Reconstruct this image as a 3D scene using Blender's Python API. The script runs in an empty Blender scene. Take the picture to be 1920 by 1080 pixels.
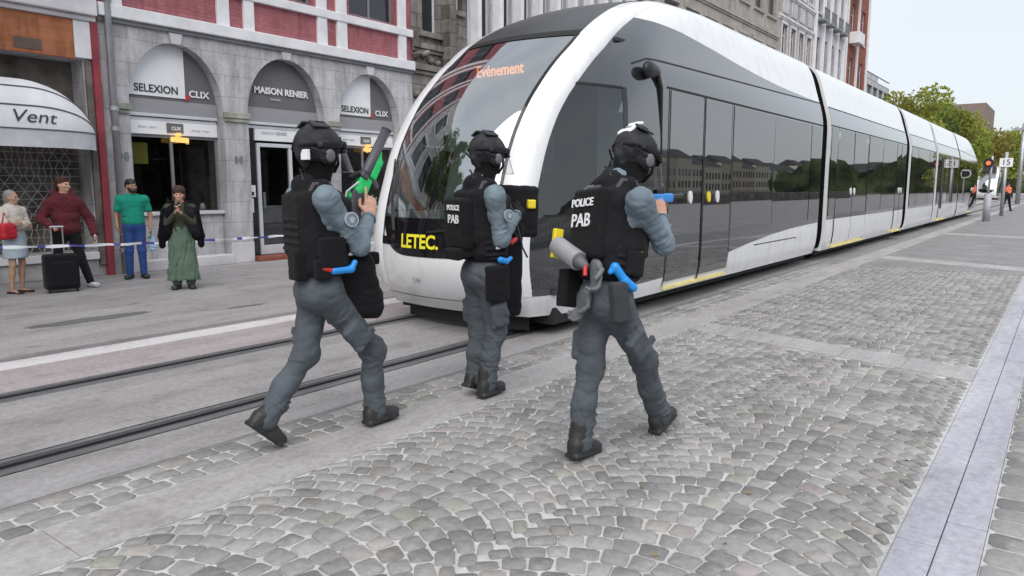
import bpy, bmesh, math, random
import numpy as np
from mathutils import Vector, Matrix
R = math.radians
rnd = random.Random(7)
sc = bpy.context.scene
col = sc.collection
# ------------------------------------------------------------------ camera
CAM_H = 1.57
cd = bpy.data.cameras.new('camera'); cam = bpy.data.objects.new('camera', cd); col.objects.link(cam)
cd.sensor_width = 36.0; cd.lens = 1380/1920*36.0; cd.clip_end = 2000; cd.clip_start = .05
cam.location = (0, 0, CAM_H); cam.rotation_euler = (R(90-7.84), 0, R(36.877))
sc.camera = cam
# ------------------------------------------------------------------ sky, sun, exposure
w = bpy.data.worlds.new("World"); sc.world = w; w.use_nodes = True
nt = w.node_tree; nt.nodes.clear()
SUN_EL, SUN_AZ = 46, 148      # azimuth measured from +Y towards +X
out = nt.nodes.new('ShaderNodeOutputWorld'); bg = nt.nodes.new('ShaderNodeBackground')
sky = nt.nodes.new('ShaderNodeTexSky'); sky.sky_type = 'NISHITA'; sky.sun_disc = False
sky.sun_elevation = R(SUN_EL); sky.sun_rotation = R(SUN_AZ); sky.air_density = 1.2; sky.dust_density = 2.5
tc = nt.nodes.new('ShaderNodeTexCoord'); mp = nt.nodes.new('ShaderNodeMapping'); mp.inputs['Scale'].default_value = (1, 1, 2.6)
ns = nt.nodes.new('ShaderNodeTexNoise'); ns.inputs['Scale'].default_value = 2.2; ns.inputs['Detail'].default_value = 5
cr = nt.nodes.new('ShaderNodeValToRGB'); cr.color_ramp.elements[0].position = .36; cr.color_ramp.elements[1].position = .62
cr.color_ramp.elements[0].color = (.75, .75, .75, 1); cr.color_ramp.elements[1].color = (1, 1, 1, 1)
mx = nt.nodes.new('ShaderNodeMixRGB'); mx.inputs['Color2'].default_value = (4.1, 4.35, 4.65, 1)
nt.links.new(tc.outputs['Generated'], mp.inputs['Vector']); nt.links.new(mp.outputs[0], ns.inputs['Vector'])
nt.links.new(ns.outputs['Fac'], cr.inputs['Fac']); nt.links.new(cr.outputs['Color'], mx.inputs['Fac'])
nt.links.new(sky.outputs['Color'], mx.inputs['Color1']); nt.links.new(mx.outputs[0], bg.inputs['Color'])
bg.inputs['Strength'].default_value = .12; nt.links.new(bg.outputs[0], out.inputs['Surface'])
sl = bpy.data.lights.new('sun', 'SUN'); sl.energy = 1.5; sl.angle = R(62); sl.color = (1, .96, .9)
so = bpy.data.objects.new('sun', sl); col.objects.link(so)
_d = Vector((math.sin(R(SUN_AZ))*math.cos(R(SUN_EL)), math.cos(R(SUN_AZ))*math.cos(R(SUN_EL)), math.sin(R(SUN_EL))))
so.rotation_euler = _d.to_track_quat('Z', 'Y').to_euler(); so.location = (20, -20, 30)
sc.view_settings.view_transform = 'Standard'; sc.view_settings.look = 'None'
sc.view_settings.exposure = .8; sc.view_settings.gamma = 1
sc.cycles.max_bounces = 6; sc.cycles.diffuse_bounces = 3; sc.cycles.glossy_bounces = 4; sc.cycles.transparent_max_bounces = 12
sc.cycles.caustics_reflective = False; sc.cycles.caustics_refractive = False
# ------------------------------------------------------------------ materials
def C4(c): return (c[0], c[1], c[2], 1)
class NT:
    def __init__(s, name):
        s.m = bpy.data.materials.new(name); s.m.use_nodes = True; s.t = s.m.node_tree; s.t.nodes.clear()
        s.out = s.n('ShaderNodeOutputMaterial')
    def n(s, typ, **k):
        x = s.t.nodes.new(typ)
        for a, b in k.items():
            if hasattr(x, a) and a not in x.inputs: setattr(x, a, b)
            else: x.inputs[a].default_value = b
        return x
    def l(s, a, b): s.t.links.new(a, b)
    def math(s, op, a, b=None, c=None):
        x = s.t.nodes.new('ShaderNodeMath'); x.operation = op
        for i, v in enumerate((a, b, c)):
            if v is None: continue
            if isinstance(v, (int, float)): x.inputs[i].default_value = v
            else: s.l(v, x.inputs[i])
        return x.outputs[0]
    def mix(s, f, a, b, mode='MIX'):
        x = s.t.nodes.new('ShaderNodeMixRGB'); x.blend_type = mode
        for i, v in enumerate((f, a, b)):
            if isinstance(v, (int, float)): x.inputs[i].default_value = v
            elif isinstance(v, (tuple, list)): x.inputs[i].default_value = C4(v)
            else: s.l(v, x.inputs[i])
        return x.outputs[0]
    def noise(s, vec, scale, detail=4, rough=.55, typ='FBM'):
        x = s.t.nodes.new('ShaderNodeTexNoise'); x.noise_type = typ; x.inputs['Scale'].default_value = scale
        x.inputs['Detail'].default_value = detail; x.inputs['Roughness'].default_value = rough
        s.l(vec, x.inputs['Vector']); return x.outputs['Fac']
    def obj(s, scale=None, rot=None):
        t = s.t.nodes.new('ShaderNodeTexCoord').outputs['Object']
        if scale or rot:
            m = s.t.nodes.new('ShaderNodeMapping')
            if scale: m.inputs['Scale'].default_value = scale
            if rot: m.inputs['Rotation'].default_value = rot
            s.l(t, m.inputs['Vector']); t = m.outputs[0]
        return t
    def bsdf(s, color, rough=.6, metal=0, spec=.5, coat=0, sheen=0):
        b = s.t.nodes.new('ShaderNodeBsdfPrincipled')
        for key, v in (('Base Color', color), ('Roughness', rough), ('Metallic', metal), ('Specular IOR Level', spec), ('Coat Weight', coat), ('Sheen Weight', sheen)):
            if isinstance(v, (int, float)): b.inputs[key].default_value = v
            elif isinstance(v, (tuple, list)): b.inputs[key].default_value = C4(v)
            else: s.l(v, b.inputs[key])
        s.l(b.outputs[0], s.out.inputs['Surface']); s.b = b; return b
    def bump(s, h, strength, dist=.02):
        x = s.t.nodes.new('ShaderNodeBump'); x.inputs['Strength'].default_value = strength; x.inputs['Distance'].default_value = dist
        s.l(h, x.inputs['Height']); s.l(x.outputs[0], s.b.inputs['Normal'])
def sc3(c, k): return tuple(min(1, max(0, x*k)) for x in c)
def mat(name, c, rough=.6, metal=0, var=.12, vs=3, bump=0, bs=30, bd=.01, spec=.5, coat=0, sheen=0, c2=None, scale=None):
    t = NT(name); v = t.obj(scale)
    f = t.noise(v, vs, 5)
    a = c2 if c2 else sc3(c, 1+var); lo = c if c2 else sc3(c, 1-var)
    rr = t.t.nodes.new('ShaderNodeValToRGB'); rr.color_ramp.elements[0].position = .35; rr.color_ramp.elements[1].position = .65
    t.l(f, rr.inputs[0]); cc = t.mix(rr.outputs[0], lo, a)
    t.bsdf(cc, rough, metal, spec, coat, sheen)
    if bump: t.bump(t.noise(v, bs, 6), bump, bd)
    return t.m
def emis(name, c, s=1):
    t = NT(name); e = t.n('ShaderNodeEmission'); e.inputs[0].default_value = C4(c); e.inputs[1].default_value = s
    t.l(e.outputs[0], t.out.inputs['Surface']); return t.m
def glass(name, tint, refl=.95, f0=.05, rough=0.0):
    """thin pane: tinted see-through plus a Schlick reflection that is the same from both sides"""
    t = NT(name); tr = t.n('ShaderNodeBsdfTransparent'); tr.inputs[0].default_value = C4(tint)
    g = t.n('ShaderNodeBsdfGlossy'); g.inputs['Roughness'].default_value = rough; g.inputs[0].default_value = (refl, refl, refl, 1)
    ge = t.n('ShaderNodeNewGeometry'); dp = t.n('ShaderNodeVectorMath', operation='DOT_PRODUCT'); t.l(ge.outputs['Normal'], dp.inputs[0]); t.l(ge.outputs['Incoming'], dp.inputs[1])
    c = t.math('SUBTRACT', 1.0, t.math('ABSOLUTE', dp.outputs['Value'])); f = t.math('ADD', t.math('MULTIPLY', t.math('POWER', c, 5.0), 1-f0), f0)
    mxs = t.n('ShaderNodeMixShader'); t.l(f, mxs.inputs[0]); t.l(tr.outputs[0], mxs.inputs[1]); t.l(g.outputs[0], mxs.inputs[2])
    t.l(mxs.outputs[0], t.out.inputs['Surface']); return t.m
def brick(name, c1, c2, mortar, bw, bh, ms=.012, plane='YZ', rough=.85, bump=.4, grime=.25, off=.5, var=1.0):
    t = NT(name); sp = t.n('ShaderNodeSeparateXYZ'); t.l(t.obj(), sp.inputs[0]); cb = t.n('ShaderNodeCombineXYZ')
    t.l(sp.outputs[plane[0]], cb.inputs[0]); t.l(sp.outputs[plane[1]], cb.inputs[1])
    b = t.n('ShaderNodeTexBrick'); b.offset = off
    b.inputs['Scale'].default_value = 1; b.inputs['Brick Width'].default_value = bw; b.inputs['Row Height'].default_value = bh
    b.inputs['Mortar Size'].default_value = ms; b.inputs['Mortar Smooth'].default_value = .3; b.inputs['Bias'].default_value = 0
    b.inputs['Color1'].default_value = C4(c1); b.inputs['Color2'].default_value = C4(c2); b.inputs['Mortar'].default_value = C4(mortar)
    t.l(cb.outputs[0], b.inputs['Vector'])
    n1 = t.noise(t.obj(), 1.3, 6, .65)
    rr = t.t.nodes.new('ShaderNodeValToRGB'); rr.color_ramp.elements[0].position = .38; rr.color_ramp.elements[1].position = .66
    rr.color_ramp.elements[0].color = (1-grime, 1-grime, 1-grime, 1); t.l(n1, rr.inputs[0])
    c = t.mix(1.0, b.outputs['Color'], rr.outputs[0], 'MULTIPLY')
    if plane == 'YZ':
        st = t.noise(t.obj((2.2, 2.2, .35)), 2.4, 6, .7); r3 = t.t.nodes.new('ShaderNodeValToRGB'); r3.color_ramp.elements[0].position = .3; r3.color_ramp.elements[1].position = .56
        r3.color_ramp.elements[0].color = (.62, .60, .58, 1); t.l(st, r3.inputs[0]); c = t.mix(1.0, c, r3.outputs[0], 'MULTIPLY')
    n2 = t.noise(t.obj(), 14, 5); c = t.mix(.18, c, n2, 'OVERLAY')
    t.bsdf(c, rough, 0, .3)
    h = t.math('ADD', t.math('MULTIPLY', b.outputs['Fac'], -1.0), t.math('MULTIPLY', n2, .5)); t.bump(h, bump, .012)
    return t.m
# ------------------------------------------------------------------ mesh building
def tag(o, label=None, cat=None, group=None, kind=None):
    if label: o['label'] = label
    if cat: o['category'] = cat
    if group: o['group'] = group
    if kind: o['kind'] = kind
    return o
def empty(name, loc, label=None, cat=None, group=None, kind=None, rz=0):
    o = bpy.data.objects.new(name, None); col.objects.link(o); o.location = loc; o.rotation_euler = (0, 0, rz); o.empty_display_size = .3
    return tag(o, label, cat, group, kind)
def rootloc(o):
    v = Vector((0, 0, 0))
    while o: v = v+o.location; o = o.parent
    return v
def mk(name, verts, faces, m, parent=None, smooth=False, loc=None, mats=None, fm=None, bevel=0, autos=None):
    """verts in world space; parent keeps its own place, so subtract it"""
    me = bpy.data.meshes.new(name); o = bpy.data.objects.new(name, me); col.objects.link(o)
    base = rootloc(parent) if parent else Vector(loc or (0, 0, 0))
    if parent: o.parent = parent
    else: o.location = base
    vv = np.asarray(verts, float).reshape(-1, 3)-np.array(base)
    me.from_pydata(vv.tolist(), [], [tuple(f) for f in faces])
    for x in (mats or [m]): me.materials.append(x)
    if fm is not None: me.polygons.foreach_set('material_index', np.asarray(fm, np.int32))
    if smooth: me.polygons.foreach_set('use_smooth', np.ones(len(me.polygons), bool))
    me.update(); me.validate()
    if autos:
        b = bmesh.new(); b.from_mesh(me); bmesh.ops.remove_doubles(b, verts=b.verts, dist=1e-5); b.normal_update()
        for e in b.edges:
            if len(e.link_faces) == 2 and e.calc_face_angle(0) > R(autos): e.smooth = False
        b.to_mesh(me); b.free()
    if bevel:
        md = o.modifiers.new('bevel', 'BEVEL'); md.width = bevel; md.segments = 2; md.limit_method = 'ANGLE'
        md.angle_limit = R(40)
    return o
class MB:
    def __init__(s): s.v = []; s.f = []
    def add(s, v, f):
        n = len(s.v); s.v += [tuple(x) for x in v]; s.f += [tuple(i+n for i in q) for q in f]; return s
    def box(s, x0, x1, y0, y1, z0, z1):
        v = [(x, y, z) for x in (x0, x1) for y in (y0, y1) for z in (z0, z1)]
        return s.add(v, [(0, 1, 3, 2), (4, 6, 7, 5), (0, 4, 5, 1), (2, 3, 7, 6), (0, 2, 6, 4), (1, 5, 7, 3)])
    def obox(s, c, ax, ay, az, hx, hy, hz):
        c = np.array(c, float); ax, ay, az = [np.array(a, float)/np.linalg.norm(a) for a in (ax, ay, az)]
        v = [c+ax*i*hx+ay*j*hy+az*k*hz for i in (-1, 1) for j in (-1, 1) for k in (-1, 1)]
        return s.add(v, [(0, 1, 3, 2), (4, 6, 7, 5), (0, 4, 5, 1), (2, 3, 7, 6), (0, 2, 6, 4), (1, 5, 7, 3)])
    def tube(s, pts, r, n=10, cap=True):
        pts = [np.array(p, float) for p in pts]; rs = r if isinstance(r, (list, tuple)) else [r]*len(pts)
        up = None; V = []; F = []
        for i, p in enumerate(pts):
            d = pts[min(i+1, len(pts)-1)]-pts[max(i-1, 0)]; d = d/(np.linalg.norm(d)+1e-9)
            if up is None: up = np.array([0, 0, 1.]) if abs(d[2]) < .9 else np.array([1., 0, 0])
            a = np.cross(d, up); a /= np.linalg.norm(a); b = np.cross(a, d); up = b
            for k in range(n):
                t = 2*math.pi*k/n; V.append(p+rs[i]*(a*math.cos(t)+b*math.sin(t)))
        for i in range(len(pts)-1):
            for k in range(n):
                F.append((i*n+k, i*n+(k+1) % n, (i+1)*n+(k+1) % n, (i+1)*n+k))
        if cap: F.append(tuple(range(n))[::-1]); F.append(tuple((len(pts)-1)*n+k for k in range(n)))
        return s.add(V, F)
    def disc(s, c, nrm, r, th, n=20, ry=None):
        nrm = np.array(nrm, float); nrm /= np.linalg.norm(nrm)
        up = np.array([0, 0, 1.]) if abs(nrm[2]) < .9 else np.array([1., 0, 0])
        a = np.cross(up, nrm); a /= np.linalg.norm(a); b = np.cross(nrm, a); c = np.array(c, float); V = []
        for h in (0, th):
            for k in range(n):
                t = 2*math.pi*k/n; V.append(c+nrm*h+r*a*math.cos(t)+(ry or r)*b*math.sin(t))
        F = [(k, (k+1) % n, n+(k+1) % n, n+k) for k in range(n)]+[tuple(range(n))[::-1], tuple(n+k for k in range(n))]
        return s.add(V, F)
    def prism(s, poly, d):
        d = np.array(d, float); n = len(poly); P = [np.array(p, float) for p in poly]
        return s.add(P+[p+d for p in P], [tuple(range(n))[::-1], tuple(range(n, 2*n))]+[(k, (k+1) % n, n+(k+1) % n, n+k) for k in range(n)])
    def build(s, name, m, parent=None, **k): return mk(name, s.v, s.f, m, parent, **k)
def grid(P, name, m, parent=None, smooth=True, drop=None, **k):
    P = np.asarray(P, float); a, b = P.shape[:2]; F = []
    for i in range(a-1):
        for j in range(b-1):
            if drop is not None and drop[i, j]: continue
            F.append((i*b+j, i*b+j+1, (i+1)*b+j+1, (i+1)*b+j))
    return mk(name, P.reshape(-1, 3), F, m, parent, smooth, **k)
def text(s, loc, xd, ud, size, m, parent, name='lettering', th=.004, shear=0, align='CENTER', sx=1.0, bold=0):
    cu = bpy.data.curves.new('t', 'FONT'); cu.body = s; cu.size = size; cu.extrude = th; cu.align_x = align; cu.align_y = 'CENTER'; cu.shear = shear; cu.offset = bold
    cu.resolution_u = 3
    o = bpy.data.objects.new('t', cu); col.objects.link(o); bpy.context.view_layer.update()
    me = bpy.data.meshes.new_from_object(o.evaluated_get(bpy.context.evaluated_depsgraph_get()))
    xd = Vector(xd).normalized(); ud = Vector(ud); ud = (ud-xd*ud.dot(xd)).normalized(); nd = xd.cross(ud); loc = Vector(loc)
    V = [loc+xd*v.co.x*sx+ud*v.co.y+nd*v.co.z for v in me.vertices]; F = [tuple(p.vertices) for p in me.polygons]
    bpy.data.objects.remove(o); bpy.data.curves.remove(cu); bpy.data.meshes.remove(me)
    return mk(name, V, F, m, parent)
def copy_tree(o, parent=None):
    c = o.copy(); col.objects.link(c)
    if parent: c.parent = parent
    for ch in [x for x in o.children]: copy_tree(ch, c)
    return c
# ------------------------------------------------------------------ palette
M = {}
M['black'] = mat('black_plastic', (.012, .012, .014), .45, var=.2)
M['blackm'] = mat('black_metal', (.02, .02, .022), .35, .6)
M['dark'] = mat('dark_interior', (.03, .032, .036), .7)
M['chrome'] = mat('brushed_metal', (.55, .56, .58), .3, 1, bump=.1, bs=90)
M['galv'] = mat('galvanised_steel', (.42, .43, .46), .45, .6, bump=.1)
M['whitep'] = mat('white_paint', (.78, .79, .82), .4, var=.04)
M['rubber'] = mat('rubber', (.015, .015, .017), .8, bump=.2)
M['red'] = mat('red_plastic', (.55, .03, .03), .4)
M['yellow'] = mat('yellow_plastic', (.85, .68, .03), .4, var=.06)
M['blue'] = mat('blue_plastic', (.02, .27, .75), .4, var=.08)
M['green'] = mat('green_plastic', (.02, .62, .16), .4, var=.08)
M['orange'] = mat('orange_cloth', (.8, .16, .08), .8)
M['amber'] = emis('amber_led', (1, .30, .06), 1.2)
M['lamp'] = emis('warm_lamp', (1, .55, .16), .8)
M['pane'] = NT('window_pane'); _t = M['pane']; _t.bsdf(_t.mix(_t.noise(_t.obj(), .9, 3), (.01, .012, .016), (.05, .055, .065)), .06, 0, .6); M['pane'] = _t.m
M['clear'] = glass('clear_polycarbonate', (.9, .91, .92), .95, .14, .04)
# ================================================================== GROUND
def pave(name, scale, c1, c2, joint, bw, bh, ms, rough=.75, bump=.35, off=.5):
    return brick(name, c1, c2, joint, bw, bh, ms, 'XY', rough, bump, .2, off)
def concrete(name, c, c2, rough=.7, sx=1, sy=1, spots=0.0):
    t = NT(name); v = t.obj(); a = t.noise(t.obj((2*sx, .35*sy, 1)), 1.1, 6, .6); b = t.noise(v, 22, 6, .7)
    rr = t.t.nodes.new('ShaderNodeValToRGB'); rr.color_ramp.elements[0].position = .35; rr.color_ramp.elements[1].position = .68; t.l(a, rr.inputs[0])
    cc = t.mix(rr.outputs[0], c, c2); cc = t.mix(.5, cc, b, 'OVERLAY'); dk = t.noise(t.obj((1, .5, 1)), 3.2, 7, .75); r4 = t.n('ShaderNodeValToRGB'); r4.color_ramp.elements[0].position = .36; r4.color_ramp.elements[1].position = .5; r4.color_ramp.elements[0].color = (.78, .77, .76, 1); t.l(dk, r4.inputs[0]); cc = t.mix(1.0, cc, r4.outputs[0], 'MULTIPLY')
    if spots:
        s2 = t.noise(t.obj((1.4, .5, 1)), 2.6, 4, .6); r2 = t.t.nodes.new('ShaderNodeValToRGB'); r2.color_ramp.elements[0].position = .66; r2.color_ramp.elements[1].position = .72
        t.l(s2, r2.inputs[0]); cc = t.mix(t.math('MULTIPLY', r2.outputs[0], spots), cc, sc3(c, .35))
    t.bsdf(cc, rough, 0, .35); t.bump(b, .35, .006); return t.m
M['asphalt'] = concrete('worn_paving', (.29, .278, .284), (.38, .365, .372), spots=.8)
M['track'] = concrete('track_slab', (.27, .258, .262), (.36, .347, .352), spots=.15)
M['pinkc'] = concrete('pinkish_concrete', (.33, .295, .30), (.39, .35, .355))
M['gutter'] = concrete('gutter_stone', (.19, .185, .19), (.26, .25, .258))
M['kerb'] = concrete('pale_kerb_stone', (.55, .53, .55), (.66, .64, .65))
M['joint'] = concrete('pale_mortar', (.46, .45, .445), (.58, .57, .565))
M['far'] = pave('distant_setts', 1, (.23, .223, .228), (.285, .277, .282), (.33, .325, .325), .16, .12, .014)
def sheet(name, m, x0, x1, y0, y1, z=0.0, n=1):
    o = mk(name, [(x0, y0, z), (x1, y0, z), (x1, y1, z), (x0, y1, z)], [(0, 1, 2, 3)], m); return tag(o, kind='structure')
sheet('ground', M['gutter'], -400, 900, -300, 900, -.03)
YA, YB = -30, 240
for nm, mm, a, b in [('pavement', 'asphalt', -13.72, -7.75), ('gutter', 'gutter', -7.75, -7.56), ('kerb_line', 'kerb', -7.56, -7.22),
                     ('track_edge', 'pinkc', -7.22, -6.42), ('track_bed', 'track', -6.12, -4.82), ('track_shoulder', 'track', -4.55, -4.07)]:
    sheet(nm, M[mm], a, b, YA, YB)
# rails: rubber casing, steel head with a flange groove
for xc in (-6.27, -4.685):
    V = []; prof = [(-.15, 0), (-.075, .0), (-.07, .004), (-.01, .005), (-.005, -.035), (.03, -.035), (.035, .003), (.055, .003), (.06, 0), (.15, 0)]
    b = MB(); v = [(xc+x, y, z) for y in (YA, YB) for x, z in prof]; n = len(prof)
    fm = [1, 0, 0, 2, 2, 2, 0, 0, 1]
    o = mk('tram_rail', v, [(i, i+1, n+i+1, n+i) for i in range(n-1)], None, mats=[mat('rail_steel', (.16, .165, .18), .42, .8, bump=.15, bs=8, scale=(20, .6, 1)), concrete('rail_casing', (.10, .098, .10), (.19, .185, .19)), M['rubber']], fm=fm)
    tag(o, kind='structure')
# ---- setts: stones raised a little above pale mortar, fan rows
def stone_mat(name, c1, c2):
    t = NT(name); a = t.n('ShaderNodeAttribute'); a.attribute_name = 'tone'
    nz = t.noise(t.obj(), 26, 6, .7); cc = t.mix(.45, a.outputs['Color'], nz, 'OVERLAY')
    big = t.noise(t.obj(), .9, 6, .65); rr = t.n('ShaderNodeValToRGB'); rr.color_ramp.elements[0].position = .38; rr.color_ramp.elements[1].position = .62; rr.color_ramp.elements[0].color = (.84, .83, .82, 1); rr.color_ramp.elements[1].color = (1.0, 1.0, 1.0, 1); t.l(big, rr.inputs[0]); cc = t.mix(1.0, cc, rr.outputs[0], 'MULTIPLY')
    sd = t.noise(t.obj((1, .8, 1)), 2.6, 7, .72); r2 = t.n('ShaderNodeValToRGB'); r2.color_ramp.elements[0].position = .5; r2.color_ramp.elements[1].position = .66; t.l(sd, r2.inputs[0]); cc = t.mix(t.math('MULTIPLY', r2.outputs[0], .75), cc, (.40, .385, .375))
    t.bsdf(cc, .62, 0, .4); t.bump(nz, .5, .006); return t.m
SM = stone_mat('sett_stone', 0, 0)
def tone():
    g = rnd.choice([.215, .24, .265, .285, .30, .32])*rnd.uniform(.90, 1.18); q = rnd.random()
    if q < .02: return (g*1.12, g*.98, g*.98)
    if q < .045: return (g*1.04, g*1.04, g*.93)
    if q < .12: return (g*1.09, g*1.02, g*.97)
    return (g*1.01, g*.99, g*.99)
class Setts:
    def __init__(s): s.v = []; s.f = []; s.c = []
    def stone(s, quad, h=.0045):
        q = [np.array(p, float) for p in quad]; c = sum(q)/4; n = len(s.v); t = tone(); dz = rnd.uniform(-.003, .003)
        ring = []
        for i in range(4):        # chamfered, irregular corners
            a, b, d = q[i], q[(i+1) % 4], q[(i-1) % 4]
            k = rnd.uniform(.08, .17); ring += [a+(d-a)*k, a+(b-a)*k]
        R0 = [(p[0], p[1], -.006) for p in ring]; R1 = [(p[0]*.97+c[0]*.03, p[1]*.97+c[1]*.03, h*.35+dz) for p in ring]
        R2 = [(p[0]*.91+c[0]*.09, p[1]*.91+c[1]*.09, h+dz) for p in ring]
        s.v += R0+R1+R2+[(c[0], c[1], h+dz+.0015)]; m = len(ring)
        for a in (0, m):
            for i in range(m): s.f.append((n+a+i, n+a+(i+1) % m, n+a+m+(i+1) % m, n+a+m+i))
        for i in range(m): s.f.append((n+2*m+i, n+2*m+(i+1) % m, n+3*m))
        s.c += [t]*(3*m+1)
    def build(s, name, label=None):
        o = mk(name, s.v, s.f, SM, smooth=True); ca = o.data.color_attributes.new('tone', 'FLOAT_COLOR', 'POINT')
        ca.data.foreach_set('color', np.array([(*c, 1) for c in s.c], np.float32).ravel()); return tag(o, kind='structure')
def clipq(q, x0, x1):
    if max(p[0] for p in q) < x0+.03 or min(p[0] for p in q) > x1-.03: return None
    return [(min(max(p[0], x0), x1), p[1]) for p in q]
def strip_setts(S, x0, x1, y0, y1, rows, ln):
    wd = (x1-x0)/rows
    for r in range(rows):
        y = y0+rnd.uniform(0, ln)
        while y < y1:
            L = ln*rnd.uniform(.75, 1.25); g = .008; j = lambda: rnd.uniform(-.006, .006)
            S.stone([(x0+r*wd+g+j(), y+g+j()), (x0+(r+1)*wd-g+j(), y+g+j()), (x0+(r+1)*wd-g+j(), y+L-g+j()), (x0+r*wd+g+j(), y+L-g+j())]); y += L
XL, XR = -3.25, -.5
sheet('mortar_bed', M['joint'], -4.03, XR, YA, 16, -.0035)
sheet('mortar_bed', M['joint'], -.17, 1.9, YA, 16, -.0035)
sheet('sett_band', M['far'], -4.03, -3.67, 16, YB); sheet('sett_field', M['far'], XL, XR, 16, YB); sheet('sett_field', M['far'], -.17, 1.9, 16, YB)
sheet('promenade', M['asphalt'], 1.9, 19, YA, YB)
sheet('joint_line', M['gutter'], -4.07, -4.03, YA, YB, -.002)
S = Setts(); strip_setts(S, -4.03, -3.67, -1, 16, 3, .16); S.build('sett_band')
# cross bands of pale slabs laid across the setts: (y at left edge, y at right edge, width)
BANDS = [(7.85, 7.15, .5), (18.2, 17.0, .8), (28.6, 27.6, .9)]
def inband(x, y):
    for a, b, wd in BANDS:
        yc = a+(b-a)*(x-XL)/(XR-XL)
        if abs(y-yc) < wd/2+.03: return True
    return False
S = Setts(); WC = (XR-XL)/2; pitch = .113; RA = .86
for k in range(2):
    xc = XL+WC*(k+.5)
    half = math.asin(min(.98, WC/2/RA))
    nst = 13
    for row in range(-12, int(17/pitch)):
        ph = rnd.uniform(-.3, .3); yy = row*pitch*1.12; cuts = [-half]
        for i in range(1, nst): cuts.append(-half+2*half*(i+rnd.uniform(-.18, .18))/nst)
        cuts.append(half)
        for i in range(nst):
            a0, a1 = cuts[i]+.0045/RA, cuts[i+1]-.0045/RA; am = (a0+a1)/2
            rw = pitch*1.12*math.cos(am)
            r0 = RA-rw/2+.0045; r1 = RA+rw/2-.0045; q = []
            for (r, a) in ((r0, a0), (r0, a1), (r1, a1), (r1, a0)):
                q.append((xc+r*math.sin(a)+rnd.uniform(-.009, .009), yy+r*math.cos(a)-RA+rnd.uniform(-.009, .009)))
            q = clipq(q, XL+.01, XR-.01)
            if not q: continue
            cx = sum(p[0] for p in q)/4; cy = sum(p[1] for p in q)/4
            if cy > 16 or cy < -.9 or inband(cx, cy): continue
            if abs((q[1][0]-q[0][0])*(q[2][1]-q[1][1])-(q[1][1]-q[0][1])*(q[2][0]-q[1][0])) < .0015: continue
            S.stone(q)
S.build('fan_setts')
S = Setts(); strip_setts(S, -.17, 1.9, 1, 16, 13, .16); S.build('sett_rows')
# ---- pale slabs: long kerb slabs beside the track, double strip to the right, cross bands
def slabs(name, x0, x1, y0, y1, ln, rows, base, m, z=.004):
    b = MB(); wd = (x1-x0)/rows
    for r in range(rows):
        y = y0+(r*.37*ln)-ln
        while y < y1:
            L = ln*rnd.uniform(.92, 1.08); dz = rnd.uniform(-.001, .0015)
            b.box(x0+r*wd+.002, x0+(r+1)*wd-.002, y+.003, y+L-.003, -.03, z+dz); y += L
    return tag(b.build(name, m, bevel=.004), kind='structure')
M['slab'] = concrete('pale_slab_stone', (.335, .32, .32), (.45, .435, .435))
M['slab2'] = concrete('blue_grey_slab_stone', (.36, .36, .42), (.52, .52, .57))
slabs('kerb_slabs', -3.67, -3.25, -1, 70, 1.15, 1, 0, M['slab']); sheet('kerb_slab_line', M['slab'], -3.66, -3.255, 70, YB, .002)
slabs('slab_strip', -.5, -.17, -1, 70, .9, 2, 0, M['slab2']); sheet('slab_strip_line', M['slab2'], -.5, -.17, 70, YB, .002)
for a, b_, wd in BANDS:
    n = 5; b = MB()
    for i in range(n):
        x0 = XL+(XR-XL)*i/n+.004; x1 = XL+(XR-XL)*(i+1)/n-.004; y0 = a+(b_-a)*(i)/n; y1 = a+(b_-a)*(i+1)/n
        b.prism([(x0, y0-wd/2, -.03), (x1, y1-wd/2, -.03), (x1, y1+wd/2, -.03), (x0, y0+wd/2, -.03)], (0, 0, .034))
    tag(b.build('slab_band', M['slab']), kind='structure')

def blot(cx, cy, rx, ry, z=.003, seed=0):
    rg = random.Random(seed); n = 22; P = [(cx+rx*math.cos(2*math.pi*k/n)*rg.uniform(.85, 1.08), cy+ry*math.sin(2*math.pi*k/n)*rg.uniform(.88, 1.08), z) for k in range(n)]
    return tag(mk('road_patch', P, [tuple(range(n))], M['darkp']), kind='structure')
M['darkp'] = concrete('dark_tar_patch', (.13, .125, .13), (.18, .175, .18))
blot(-9.2, 3.9, .16, .75, seed=1); blot(-9.1, 7.2, .1, .45, seed=2); blot(-8.6, 5.6, .05, .3, seed=3)
lt = MB()
for k in range(70):
    x, y = rnd.uniform(-4, 1.5), rnd.uniform(1.6, 12); a = rnd.uniform(0, 6.3); s_ = rnd.uniform(.008, .022); ca, sa = math.cos(a)*s_, math.sin(a)*s_
    lt.add([(x-ca, y-sa, .009), (x+sa*.5, y-ca*.5, .016), (x+ca, y+sa, .010), (x-sa*.5, y+ca*.5, .008)], [(0, 1, 2, 3)])
tag(lt.build('leaf_litter', mat('dry_leaf', (.16, .09, .05), .8, c2=(.25, .18, .08))), 'dry leaf crumbs scattered over the setts', 'litter', kind='stuff')
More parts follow.
